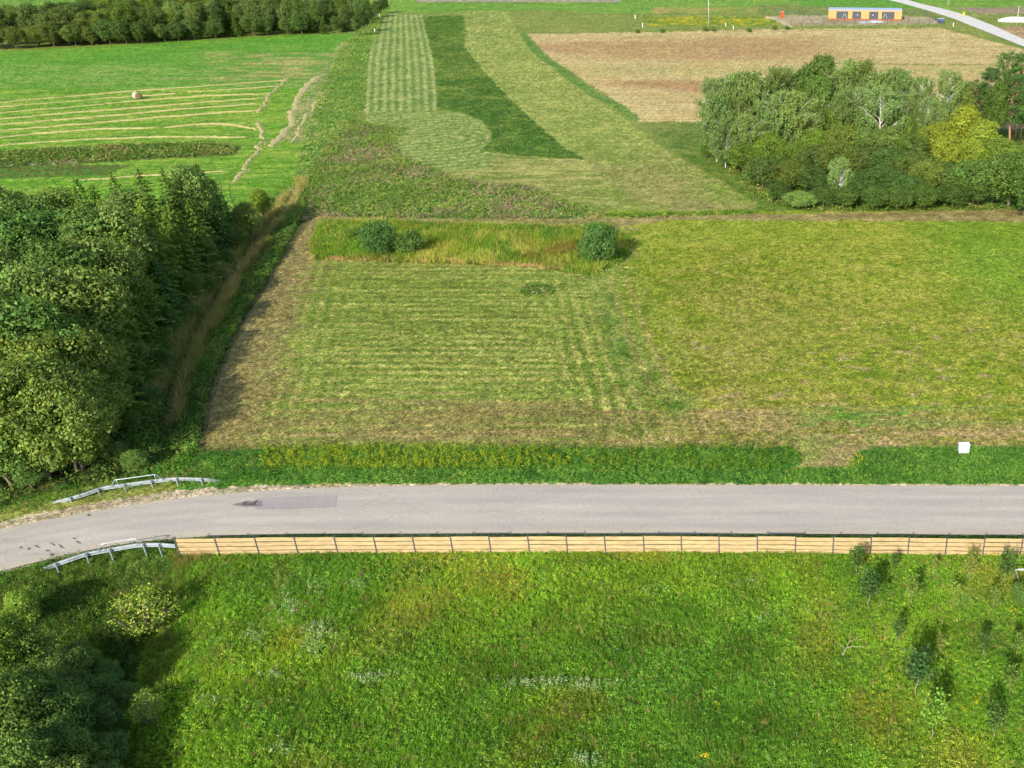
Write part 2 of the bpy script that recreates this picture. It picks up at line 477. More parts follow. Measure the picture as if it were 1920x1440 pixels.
    # tan mowings along the road side of the parcels
    tb = np.clip(sm(740, 800, py + n_x * 70 + n_l * 40) * sm(850, 835, py) * (0.75 + n_x * 1.6 + n_m), 0, 1)
    put((py > 700) & (py < 860) & (px > 380), mix((150, 140, 84), (184, 164, 108), 0.5 + n_x * 2.4 + n_s), alpha=tb * ((py > 700) & (py < 860) & (px > 380)))
    put((px > 1450) & (wy > 760) & (wy < 800), (96, 150, 44), alpha=0.8 * np.clip(n_x * 5 + n_m * 2 - 0.1, 0, 1) * sm(1430, 1560, px + n_l * 80) * ((wy > 750) & (wy < 812)))
    put(pth, mix((142, 132, 80), (176, 162, 104), 0.5 + n_x * 1.5 + n_m * 1.5), 0.03)
    # main mown parcel
    mn = inpoly(wx, wy, MAIN)
    cT, cB = G(700, 488)[1], G(700, 828)[1]
    dT = cT - Y; dB = Y - cB
    def ldist(a, b):
        a = np.array(G(*a)); b = np.array(G(*b)); d = (b - a) / np.hypot(*(b - a))
        return (X - a[0]) * d[1] - (Y - a[1]) * d[0]
    dR = np.abs(ldist((1130, 500), (1262, 830))); dL = np.abs(ldist((565, 420), (380, 850)))
    ring = np.minimum(np.minimum(dT, dB), 99)
    side = np.minimum(dR, dL)
    use = sm(9.5, 5.5, side + n_m * 3)
    k = np.where(side < ring, use, use * sm(-3, 3, 6 - side))
    stp = 0.5 + 0.5 * np.sin(dT * 2 * math.pi / 1.32 + n_m * 0.5 + n_l * 2.0)
    stp = stp ** 0.6
    sts = 0.5 + 0.5 * np.sin(side * 2 * math.pi / 1.3 + n_m * 2.2)
    s2 = stp * (1 - k) + sts * k
    amp = np.clip(0.7 + n_l * 1.6, 0.25, 1)
    fade = sm(-0.5, 6.5, ldist((1205, 430), (1335, 830)) + n_m * 7) * mn
    put(mn, mix((120, 144, 54), (176, 178, 94), 0.46 + (s2 - 0.5) * amp * 1.15 + n_f * 0.9 + n_s * 0.35 + n_g * 0.7 + n_x * 0.3), 0.05, alpha=fade)
    rough[mn] += s2[mn] * amp[mn] * 0.05
    put(mn, (108, 130, 40), alpha=0.5 * np.clip(np.exp(-(((px - 800) / 250) ** 2 + ((py - 560) / 60) ** 2)) * (0.8 + n_x * 5), 0, 1) * mn)
    put(mn, mix((140, 126, 80), (170, 152, 98), 0.5 + n_s * 1.5), alpha=np.clip(sm(5.5, 1.5, dL + n_m * 5) * 0.85 + 0.7 * sm(520, 440, py + n_x * 60), 0, 0.9) * fade)
    put(mn, mix((132, 124, 74), (160, 146, 88), 0.5 + n_x * 2), alpha=np.clip(sm(725, 800, py + n_x * 110 + n_m * 30) * (0.62 + n_x * 2.6), 0, 0.85) * fade)
    put((wy > 813) & (wy < 824) & (px > 480) & (px < 1480), (188, 168, 110), alpha=0.75 * np.clip(0.8 + n_x * 3, 0, 1) * ((wy > 813 + (px - 500) * .006) & (wy < 821 + (px - 500) * .006) & (px > 480) & (px < 1480)))
    gs, _ = polydist(X, Y, W([(1100, 430), (1120, 520), (1150, 600), (1180, 680), (1270, 760)]))
    put(gs < 1.6 + n_m * 3, mix((92, 132, 46), (150, 158, 80), 0.5 + n_m * 2.5), alpha=0.7)
    for off in (0, 1.9):
        tk, _ = polydist(X, Y, W([(1142, 520), (1165, 590), (1190, 660), (1225, 730)]) + np.array([off, 0]))
        put(tk < 0.28 + n_s * 0.6, (172, 156, 100), alpha=0.5)
    # field access with bare soil
    ac = inpoly(wx, wy, [(1440, 815), (1650, 812), (1640, 838), (1600, 852), (1592, 872), (1580, 885), (1540, 884), (1512, 872), (1500, 845)])
    put(ac, mix((178, 160, 104), (140, 150, 74), 0.45 + n_m * 2 + n_x), 0.03)
    # pond margin
    pd = inpoly(wx, wy, POND)
    put(pd, mix((84, 116, 36), (140, 144, 66), 0.5 + n_m * 2), 0.12)
    # verge
    put(inpoly(wx, wy, [(380, 848)] + GOLDEN + [(400, 890)]) | inpoly(wx, wy, VERGE) | ((py > 846) & (py < 925) & (px > 330) & (px < 520)), mix((76, 130, 44), (108, 152, 58), 0.5 + n_m * 1.5 + n_s), 0.10)
    # wood floor and ditch
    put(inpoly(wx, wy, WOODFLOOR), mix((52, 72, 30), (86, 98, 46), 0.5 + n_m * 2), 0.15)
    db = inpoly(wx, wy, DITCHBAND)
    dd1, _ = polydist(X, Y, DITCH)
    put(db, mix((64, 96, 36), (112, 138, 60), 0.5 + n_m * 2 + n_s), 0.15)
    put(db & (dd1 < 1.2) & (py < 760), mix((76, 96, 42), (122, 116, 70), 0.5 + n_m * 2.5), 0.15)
    el, _ = polydist(X, Y, W([(580, 408), (521, 495), (456, 598), (410, 690), (385, 765), (376, 850)]))
    put(el < 0.35 + n_s * 0.5, (96, 90, 54), alpha=0.55)
    # near side of the road
    nr = wy > 1003
    put(nr & (py > 985), mix((88, 130, 34), (118, 156, 48), 0.45 + n_m * 1.6 + n_l * 1.5 + n_b), 0.12)
    put((py > 1060) & (px < 900), (88, 96, 44), alpha=0.5 * np.clip(np.exp(-(((px - 640) / 240) ** 2 + ((py - 1180) / 110) ** 2)) * (0.6 + n_l * 3), 0, 1))
    put((wy > 1046) & (wy < 1056) & (px > 1040) & (px < 1300), (112, 98, 66), alpha=0.7 * np.clip(n_x * 6 + 0.3, 0, 1))
    put((py > 1000) & (px < 345) & (wx < 330), mix((58, 92, 34), (104, 124, 54), 0.5 + n_m * 2), 0.2)
    # sandy shoulder beside the bend
    sh = inpoly(px + n_s * 6, py + n_s * 5 + n_m * 4, [(-500, 1090), (-100, 1000), (0, 979), (60, 965), (150, 947), (240, 932), (330, 920), (480, 910), (640, 908), (1000, 906.5), (1920, 908.5), (2500, 911), (2500, 918), (640, 925), (0, 1040), (-500, 1140)])
    put(sh, mix((186, 168, 136), (204, 190, 160), 0.5 + n_m * 1.6), 0.0)
    sh2 = inpoly(px + n_s * 3, py + n_s * 3, [(-500, 1180), (340, 990), (2500, 995), (2500, 1007.5), (1400, 1004), (500, 1005), (340, 1011), (200, 1027), (0, 1074), (-500, 1220)])
    put(sh2, (170, 158, 128), 0.0, alpha=0.6)
    c *= (1 + 0.5 * n_s + 0.16 * n_m)[:, None]
    return np.clip(c, 5, 250), rough

def build_ground():
    rows = np.concatenate([[60, 400], [1900, 1700, 1620, 1580], np.arange(1560, 700, -2.2), np.arange(700, 0, -1.7), [-1, -4, -8, -14, -22, -32, -45, -60, -80, -100, -120, -140, -155, -165, -172]])
    Ys = []
    for i, r in enumerate(rows):
        if i == 0: Ys.append(-400.0)
        elif i == 1: Ys.append(-60.0)
        else: Ys.append(G(CX, r)[1])
    Ys = np.array(Ys)
    cols_px = np.concatenate([[-12000, -6000, -3000, -1800, -1200, -800, -600, -500], np.arange(-420, 2341, 2.5), [2450, 2600, 2900, 3600, 5000, 8000, 14000]])
    u = (cols_px - CX) / F
    dep = np.maximum(Ys, 25.0) * CT + HC * ST
    X = u[None, :] * dep[:, None]
    Y = np.repeat(Ys[:, None], len(u), 1)
    nr, nc = X.shape
    Xf, Yf = X.ravel(), Y.ravel()
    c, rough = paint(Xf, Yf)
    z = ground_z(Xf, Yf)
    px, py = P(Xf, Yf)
    amp = rough * (0.6 * (fbm(Xf * 5.3, Yf * 5.3, 41, 2) - 0.5) * 2 + 0.9 * (fbm(Xf * 1.7, Yf * 1.7, 42, 2) - 0.5) * 2)
    z = z + amp * np.where(Yf > 20, 1, 0)
    z += (fbm(Xf * 0.05, Yf * 0.05, 43, 2) - 0.5) * 0.25 * sm(3.5, 12, polydist(Xf, Yf, ROAD_MID)[0])
    onroad = inpoly(Xf, Yf, ROAD_POLY)
    z = np.where(onroad, -0.06, z)
    V = np.stack([Xf, Yf, z], 1)
    i = np.arange(nr - 1)[:, None] * nc + np.arange(nc - 1)[None, :]
    quads = np.stack([i, i + 1, i + nc + 1, i + nc], -1).reshape(-1, 4)
    me = bpy.data.meshes.new("ground")
    me.vertices.add(len(V)); me.vertices.foreach_set("co", V.astype(np.float32).reshape(-1))
    n = len(quads)
    me.loops.add(n * 4); me.loops.foreach_set("vertex_index", quads.astype(np.int32).reshape(-1))
    me.polygons.add(n); me.polygons.foreach_set("loop_start", np.arange(0, n * 4, 4, dtype=np.int32))
    me.update(calc_edges=True)
    me.polygons.foreach_set("use_smooth", np.ones(n, bool))
    a = me.attributes.new("cover", 'FLOAT_COLOR', 'POINT')
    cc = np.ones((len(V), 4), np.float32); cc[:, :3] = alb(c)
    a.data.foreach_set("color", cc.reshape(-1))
    o = bpy.data.objects.new("ground", me); link(o)
    tag(o, kind="structure")
    m, nt, b = newmat("field_ground")
    at = nt.nodes.new("ShaderNodeAttribute"); at.attribute_name = "cover"
    geo = nt.nodes.new("ShaderNodeNewGeometry")
    n1 = N(nt, "ShaderNodeTexNoise", Scale=5.0, Detail=3.0, Roughness=0.85)
    n2 = N(nt, "ShaderNodeTexNoise", Scale=1.5, Detail=5.0, Roughness=0.8)
    n0 = N(nt, "ShaderNodeTexNoise", Scale=0.42, Detail=5.0, Roughness=0.75)
    nt.links.new(geo.outputs['Position'], n0.inputs[0])
    nt.links.new(geo.outputs['Position'], n1.inputs[0]); nt.links.new(geo.outputs['Position'], n2.inputs[0])
    r1 = ramp(nt, n1.outputs[0], [(0.38, (0.26, 0.36, 0.28)), (0.46, (0.84, 0.88, 0.80)), (0.54, (1.10, 1.08, 1.04)), (0.63, (2.0, 1.8, 1.85))])
    r2 = ramp(nt, n2.outputs[0], [(0.38, (0.72, 0.82, 0.68)), (0.5, (1.0, 1.0, 1.0)), (0.62, (1.28, 1.18, 1.28))])
    r0 = ramp(nt, n0.outputs[0], [(0.36, (0.92, 0.96, 0.90)), (0.64, (1.10, 1.05, 1.10))])
    c1 = mulcol(nt, at.outputs['Color'], r1); c2 = mulcol(nt, mulcol(nt, c1, r2), r0)
    nt.links.new(c2, b.inputs['Base Color'])
    b.inputs['Roughness'].default_value = 0.95
    b.inputs['Specular IOR Level'].default_value = 0.1
    bp = N(nt, "ShaderNodeBump", Strength=0.9, Distance=0.06)
    nt.links.new(n1.outputs[0], bp.inputs['Height'])
    bp2 = N(nt, "ShaderNodeBump", Strength=0.6, Distance=0.15)
    nt.links.new(n2.outputs[0], bp2.inputs['Height']); nt.links.new(bp.outputs[0], bp2.inputs['Normal'])
    nt.links.new(bp2.outputs[0], b.inputs['Normal'])
    me.materials.append(m)
build_ground()

# ------------------------------------------------------------------ roads and water
def ribbon(name, A, B, z, mat, kind="structure", step=1.5, cross=12, fz=None):
    A = np.asarray(A); B = np.asarray(B)
    def res(Pn, n):
        d = np.r_[0, np.cumsum(np.hypot(*np.diff(Pn, axis=0).T))]
        t = np.linspace(0, d[-1], n)
        return np.stack([np.interp(t, d, Pn[:, 0]), np.interp(t, d, Pn[:, 1])], 1)
    n = int(np.hypot(*np.diff(A, axis=0).T).sum() / step) + 2
    # smooth the outline a little
    A2, B2 = res(A, n), res(B, n)
    ker = np.array([1, 2, 3, 2, 1]) / 9
    for Q in (A2, B2):
        for k in range(2):
            pad = np.pad(Q[:, k], 2, mode='edge')
            sm_ = np.convolve(pad, ker, 'valid'); Q[1:-1, k] = sm_[1:-1]
    t = np.linspace(0, 1, cross + 1)
    V = A2[:, None, :] * (1 - t)[None, :, None] + B2[:, None, :] * t[None, :, None]
    zz = np.full(V.shape[:2], float(z)) - (0.05 * (2 * t - 1) ** 2)[None, :] * (1 if kind == "structure" and cross > 4 else 0)
    if fz is not None: zz = fz(V[..., 0].ravel(), V[..., 1].ravel()).reshape(V.shape[:2]) + z
    vv = np.concatenate([V, zz[..., None]], -1).reshape(-1, 3)
    fs = []
    c1 = cross + 1
    for i in range(n - 1):
        for j in range(cross):
            fs.append((i * c1 + j, (i + 1) * c1 + j, (i + 1) * c1 + j + 1, i * c1 + j + 1))
    me = bpy.data.meshes.new(name); me.from_pydata(vv.tolist(), [], fs); me.update()
    me.polygons.foreach_set("use_smooth", [True] * len(fs))
    # make normals face up
    if me.polygons[0].normal.z < 0:
        me.flip_normals()
    me.materials.append(mat)
    at = me.attributes.new("across", 'FLOAT', 'POINT')
    at.data.foreach_set("value", np.tile(t, n).astype(np.float32))
    o = bpy.data.objects.new(name, me); link(o); tag(o, kind=kind)
    return o

def asphalt(name, base=(204, 196, 182), k=1.0):
    m, nt, b = newmat(name)
    geo = nt.nodes.new("ShaderNodeNewGeometry")
    cA = alb(base) * k
    n1 = N(nt, "ShaderNodeTexNoise", Scale=9.0, Detail=6.0, Roughness=0.8)
    n2 = N(nt, "ShaderNodeTexNoise", Scale=0.9, Detail=4.0, Roughness=0.6)
    mp = nt.nodes.new("ShaderNodeMapping"); mp.inputs['Scale'].default_value = (0.12, 1.1, 1)
    nt.links.new(geo.outputs['Position'], mp.inputs[0])
    nt.links.new(geo.outputs['Position'], n1.inputs[0]); nt.links.new(mp.outputs[0], n2.inputs[0])
    r1 = ramp(nt, n1.outputs[0], [(0.25, tuple(cA * 0.72)), (0.5, tuple(cA)), (0.75, tuple(cA * 1.25))])
    r2 = ramp(nt, n2.outputs[0], [(0.3, (0.88, 0.87, 0.9)), (0.7, (1.1, 1.09, 1.06))])
    vo = N(nt, "ShaderNodeTexVoronoi", Scale=0.28); vo.feature = 'DISTANCE_TO_EDGE'
    mp2 = nt.nodes.new("ShaderNodeMapping"); mp2.inputs['Scale'].default_value = (0.6, 1, 1)
    n3 = N(nt, "ShaderNodeTexNoise", Scale=1.5, Detail=3.0)
    ad = nt.nodes.new("ShaderNodeVectorMath"); ad.operation = 'ADD'
    nt.links.new(geo.outputs['Position'], ad.inputs[0]); nt.links.new(n3.outputs[1], ad.inputs[1])
    nt.links.new(ad.outputs[0], mp2.inputs[0]); nt.links.new(mp2.outputs[0], vo.inputs[0])
    r3 = ramp(nt, vo.outputs[0], [(0.0, (0.86, 0.86, 0.86)), (0.006, (1, 1, 1))])
    c = mulcol(nt, mulcol(nt, r1, r2), r3)
    ac = nt.nodes.new("ShaderNodeAttribute"); ac.attribute_name = "across"
    wn = N(nt, "ShaderNodeTexNoise", Scale=0.35, Detail=3.0)
    nt.links.new(geo.outputs['Position'], wn.inputs[0])
    ma = nt.nodes.new("ShaderNodeMath"); ma.operation = 'MULTIPLY_ADD'; ma.inputs[1].default_value = 0.09
    nt.links.new(wn.outputs[0], ma.inputs[0]); nt.links.new(ac.outputs['Fac'], ma.inputs[2])
    if name == "worn_asphalt":
        r4 = ramp(nt, ma.outputs[0], [(0.0, (1.05, 1.0, 0.9)), (0.09, (1.02, 1.0, 0.96)), (0.2, (0.93, 0.93, 0.94)), (0.3, (1.02, 1.02, 1.0)), (0.42, (0.93, 0.93, 0.94)), (0.53, (1.03, 1.03, 1.01)), (0.65, (0.93, 0.93, 0.94)), (0.76, (1.03, 1.03, 1.01)), (0.87, (0.94, 0.94, 0.95)), (1.0, (1.04, 1.0, 0.92))])
        c = mulcol(nt, c, r4)
    nt.links.new(c, b.inputs['Base Color'])
    b.inputs['Roughness'].default_value = 0.9
    b.inputs['Specular IOR Level'].default_value = 0.2
    bp = N(nt, "ShaderNodeBump", Strength=0.4, Distance=0.01)
    nt.links.new(n1.outputs[0], bp.inputs['Height']); nt.links.new(bp.outputs[0], b.inputs['Normal'])
    return m
M_road = asphalt("worn_asphalt")
M_patch = asphalt("patched_asphalt", (184, 176, 168))
M_hole = plainmat("broken_asphalt", (0.05, 0.045, 0.045), 0.95, vary=0.5, scale=12, bump=0.8)
M_stain = plainmat("mud_stain", (0.13, 0.09, 0.06), 0.95, vary=0.3, scale=10)
ribbon("road", W(ROAD_FAR), W(ROAD_NEAR), 0.06, M_road)

def blot(name, px, py, rx, ry, z, mat, seed, rot=0.0, kind="structure", n=28, jag=0.35):
    rnd = random.Random(seed)
    c = G(px, py)
    vs = [(c[0], c[1], z)]
    ph = [rnd.uniform(0, 6.28) for _ in range(4)]
    for i in range(n):
        a = 2 * math.pi * i / n
        r = 1 + jag * (0.5 * math.sin(2 * a + ph[0]) + 0.4 * math.sin(3 * a + ph[1]) + 0.35 * math.sin(5 * a + ph[2])) + rnd.uniform(-jag, jag) * 0.35
        x, y = math.cos(a) * r * rx, math.sin(a) * r * ry
        vs.append((c[0] + x * math.cos(rot) - y * math.sin(rot), c[1] + x * math.sin(rot) + y * math.cos(rot), z))
    m = MB(); m.poly(vs, [(0, i + 1, (i + 1) % n + 1) for i in range(n)])
    o = m.build(name, mat)
    return tag(o, kind=kind)
ribbon("road_patch", W([(478, 934.5), (560, 932.5), (632, 930)]), W([(480, 957), (560, 955.5), (630, 952)]), 0.066, M_patch, cross=3, step=0.8)
blot("worn_spot", 470, 946, 0.85, 0.42, 0.0695, asphalt("worn_patch", (150, 142, 138)), 13, jag=0.3)
blot("pothole", 468, 947, 0.34, 0.13, 0.071, M_hole, 3, jag=0.6)
blot("pothole", 479, 944, 0.12, 0.26, 0.0715, M_hole, 5, jag=0.6)
blot("pothole", 460, 944, 0.13, 0.17, 0.072, M_hole, 8, jag=0.6)
for i, (x, y) in enumerate([(140, 1011), (100, 1022), (70, 1026), (90, 1034), (55, 1030), (115, 1026), (40, 1028), (97, 1041), (147, 1018), (166, 967)]):
    blot("mud_spot", x, y, 0.16 + 0.05 * (i % 3), 0.06, 0.0665 + i * 0.0002, M_stain, 20 + i, rot=-0.6, jag=0.5)

M_gravel_road = plainmat("pale_gravel_road", tuple(alb((228, 222, 212))), 0.95, vary=0.12, scale=0.4, coord='Object')
FR_A = [(1600, -18), (1650, -4), (1690, 6), (1740, 20), (1790, 36), (1850, 60), (1920, 88), (2050, 138), (2400, 270)]
FR_B = [(1640, -18), (1690, -4), (1722, 6), (1770, 17), (1810, 28), (1862, 48), (1920, 74), (2050, 120), (2400, 235)]
ribbon("gravel_road", W(FR_A), W(FR_B), 0.12, M_gravel_road, cross=6, step=4)

m_w, ntw, bw = newmat("stream_water")
bw.inputs['Base Color'].default_value = (0.03, 0.035, 0.03, 1)
bw.inputs['Roughness'].default_value = 0.06
nw = N(ntw, "ShaderNodeTexNoise", Scale=3.0, Detail=3.0)
bpw = N(ntw, "ShaderNodeBump", Strength=0.15, Distance=0.02)
ntw.links.new(nw.outputs[0], bpw.inputs['Height']); ntw.links.new(bpw.outputs[0], bw.inputs['Normal'])
dc = DITCH + np.array([-0.5, 0.0])
ribbon("stream", dc + np.array([-0.75, -0.2]), dc + np.array([0.75, 0.2]), -0.56, m_w, cross=2, step=2)

# ------------------------------------------------------------------ tree prototypes
rng = np.random.default_rng(7)

def unit(v):
    return v / np.maximum(np.linalg.norm(v, axis=-1, keepdims=True), 1e-9)

def leaf_quads(c, nrm, L, Wd, r=None, tdir=None):
    n = len(c)
    if r is None: r = rng
    nrm = unit(nrm)
    t = r.normal(size=(n, 3)) if tdir is None else tdir + r.normal(size=(n, 3)) * 0.25
    t = unit(t - nrm * (t * nrm).sum(1, keepdims=True))
    b = np.cross(nrm, t)
    L = np.broadcast_to(L, (n,))[:, None]; Wd = np.broadcast_to(Wd, (n,))[:, None]
    fold = nrm * L * 0.18
    return np.stack([c - t * L * 0.5, c + b * Wd * 0.5 + fold, c + t * L * 0.5, c - b * Wd * 0.5 + fold], 1)

def tones(n, base, r, v=0.28, hue=0.14, clump=None):
    base = np.asarray(base, float)
    k = 1 + r.uniform(-v, v, n)
    if clump is not None: k = k * clump
    h = r.uniform(-hue, hue, n)
    c = base[None, :] * k[:, None]
    c[:, 0] *= 1 + h * 1.6; c[:, 2] *= 1 - h * 0.5
    return c

def limb(mb, a, b, ra, rb, r, n=5, sides=5, sag=0.12):
    a = Vector(a); b = Vector(b); d = (b - a).length
    pts = []; rs = []
    for i in range(n + 1):
        t = i / n
        p = a.lerp(b, t) + Vector((r.uniform(-1, 1), r.uniform(-1, 1), r.uniform(-1, 1))) * d * 0.03 * (0 < i < n)
        p.z += math.sin(t * math.pi) * d * sag
        pts.append(p); rs.append(ra + (rb - ra) * t)
    mb.tube(pts, rs, sides)

GREEN = alb((150, 180, 84))
def crown_leaves(puffs, r, per_m2, leaf, base, flat=0.55, v=0.26, droop=0.0, hollow=0.72):
    Cs, Ns, Ls, Ts = [], [], [], []
    for (c, rad) in puffs:
        rad = np.asarray(rad, float)
        area = 4 * math.pi * (np.mean(rad) ** 2)
        n = int(area * per_m2)
        d = unit(r.normal(size=(n, 3))); d[:, 2] = np.abs(d[:, 2]) * np.where(r.random(n) < 0.78, 1, -1)
        rr = hollow + (1.06 - hollow) * r.random(n) ** 0.6
        p = np.asarray(c)[None, :] + d * rad[None, :] * rr[:, None]
        p += r.normal(size=(n, 3)) * leaf * 0.7
        if droop: p[:, 2] -= r.random(n) ** 1.5 * droop
        # leafy shoots that break the outline of each clump
        ns = 9
        sd = unit(r.normal(size=(ns, 3)) + np.array([0, 0, 0.45])); sl = r.uniform(1.0, 1.55, ns)
        m = r.random(n) < 0.42
        k = r.integers(0, ns, n)
        q = 0.35 + 0.65 * r.random(n) ** 0.7
        ps = np.asarray(c)[None, :] + sd[k] * rad[None, :] * (q * sl[k])[:, None] + r.normal(size=(n, 3)) * (leaf * 0.55 * (1.5 - q))[:, None]
        p = np.where(m[:, None], ps, p)
        d = np.where(m[:, None], sd[k] + r.normal(size=(n, 3)) * 0.5, d)
        nn = unit(d + r.normal(size=(n, 3)) * flat + np.array([0, 0, 0.35]))
        Cs.append(p); Ns.append(nn); Ls.append(leaf * r.uniform(0.6, 1.35, n))
        ck = 1 + r.uniform(-0.16, 0.2)
        Ts.append(tones(n, base, r, v=v, clump=ck))
    return np.concatenate(Cs), np.concatenate(Ns), np.concatenate(Ls), np.concatenate(Ts)

def proto_pair(name, crown_me, trunk_me):
    return {'name': name, 'crown': crown_me, 'trunk': trunk_me}

def make_broadleaf(seed, H=10.0, R=4.0, cb=0.22, npuff=44, per=26, leaf=0.26, base=GREEN, bark=M_bark, name='broadleaf', bushy=False, conical=0.0, prad=(0.19, 0.36), sticks=0):
    r = np.random.default_rng(seed); pr = random.Random(seed)
    puffs = []
    z0 = H * cb
    cz = (H + z0) / 2; rz = (H - z0) / 2
    ph = [pr.uniform(0, 6.28) for _ in range(3)]
    for i in range(npuff):
        g = (i + 0.5) / npuff
        zz = 1 - 2 * g * 0.93
        a = i * 2.39996 + pr.uniform(-0.4, 0.4)
        rad = math.sqrt(max(0, 1 - zz * zz))
        lump = 0.80 + 0.16 * math.sin(2 * a + ph[0]) + 0.10 * math.sin(3 * a + ph[1] + zz * 3)
        k = pr.uniform(0.52, 0.86) * lump
        sc = 1 - conical * (zz + 1) / 2
        c = (math.cos(a) * rad * R * k * sc, math.sin(a) * rad * R * k * sc, cz + zz * rz * pr.uniform(0.62, 0.86))
        pz = R * pr.uniform(*prad) * (1 - 0.3 * conical * (zz + 1) / 2)
        puffs.append((c, (pz * pr.uniform(0.95, 1.25), pz * pr.uniform(0.95, 1.25), pz * pr.uniform(0.6, 0.85))))
    C, Nn, L, T = crown_leaves(puffs, r, per, leaf, base)
    C[:, 2] = np.maximum(C[:, 2], 0.08)
    V = leaf_quads(C, Nn, L, L * 0.62, r)
    me = fast_mesh(name + "_crown", V, 4, T); me.materials.append(M_leaf)
    mb = MB()
    tr = 0.022 * H
    top = Vector((pr.uniform(-.3, .3), pr.uniform(-.3, .3), H * 0.8))
    if not bushy:
        limb(mb, (0, 0, -0.3), top, tr, tr * 0.25, pr, 7, 8, 0)
    for (c, rad) in puffs[::2 if not bushy else 1]:
        t = pr.uniform(0.25, 0.75) if not bushy else 0.02
        st_ = Vector((0, 0, -0.1)).lerp(top, min(t, max(0.1, (c[2] / H) * 0.75))) if not bushy else Vector((pr.uniform(-.3, .3), pr.uniform(-.3, .3), -0.1))
        limb(mb, st_, c, tr * 0.35, 0.02, pr, 4, 4, 0.06)
    for i in range(sticks):
        c, rad = pr.choice(puffs)
        e = Vector(c) + Vector((c[0] * 0.45, c[1] * 0.45, pr.uniform(0.2, 1.1)))
        limb(mb, c, e, 0.035, 0.01, pr, 3, 4, 0.05)
    return proto_pair(name, me, mb.mesh(name + "_trunk", bark, True))

def make_spruce(seed, H=11.0, R=2.9, base=GREEN, name='spruce', dens=1.0, up=0.0):
    r = np.random.default_rng(seed); pr = random.Random(seed)
    C, Nn, Tn, Ls, Tt = [], [], [], [], []
    z = H * 0.06
    while z < H * 0.985:
        t = z / H
        rr = R * (1 - t) ** 0.72 * pr.uniform(0.72, 1.15) + 0.12
        nb = max(5, int(6 + 5 * (1 - t)))
        a0 = pr.uniform(0, 6.28)
        for k in range(nb):
            a = a0 + 2 * math.pi * k / nb + pr.uniform(-0.2, 0.2)
            L = rr * pr.uniform(0.72, 1.12)
            droop = pr.uniform(0.10, 0.34) * (1 - up)
            d = np.array([math.cos(a), math.sin(a), 0])
            s = np.array([-math.sin(a), math.cos(a), 0])
            m = int((10 + 44 * L / R * (1 - 0.3 * t)) * dens * 1.5)
            q = r.random(m) ** 0.6
            side = r.uniform(-1, 1, m) * (1.05 - q) * (0.25 + q) * L * 0.42
            p = d[None, :] * (q * L)[:, None] + s[None, :] * side[:, None]
            p[:, 2] += z - q * L * droop * 1.5 + q * q * L * 0.16 + 0.05 * L - np.abs(side) * 0.25 + r.normal(size=m) * 0.05
            C.append(p)
            Nn.append(np.array([0, 0, 1.0])[None, :] + d[None, :] * 0.35 + r.normal(size=(m, 3)) * 0.35)
            Tn.append(d[None, :] * 1.0 + s[None, :] * (np.sign(side) * 0.8)[:, None] - np.array([0, 0, 0.25]))
            Ls.append(r.uniform(0.26, 0.50, m) * (0.6 + 0.4 * (1 - t)))
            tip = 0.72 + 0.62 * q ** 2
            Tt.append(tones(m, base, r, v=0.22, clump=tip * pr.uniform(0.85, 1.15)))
        z += pr.uniform(0.40, 0.60) * (1.15 - 0.5 * t)
    m = 14
    p = np.zeros((m, 3)); p[:, 2] = np.linspace(H * 0.93, H, m)
    p[:, :2] = r.normal(size=(m, 2)) * 0.05
    C.append(p); Nn.append(r.normal(size=(m, 3)) + 0.0); Tn.append(np.tile([0, 0, 1.0], (m, 1))); Ls.append(np.full(m, 0.3)); Tt.append(tones(m, base, r))
    C = np.concatenate(C); L = np.concatenate(Ls)
    V = leaf_quads(C, np.concatenate(Nn), L, L * 0.42, r, np.concatenate(Tn))
    me = fast_mesh(name + "_crown", V, 4, np.concatenate(Tt)); me.materials.append(M_leaf)
    mb = MB(); limb(mb, (0, 0, -0.3), (0, 0, H * 0.97), 0.018 * H, 0.012, pr, 6, 7, 0)
    return proto_pair(name, me, mb.mesh(name + "_trunk", M_bark, True))

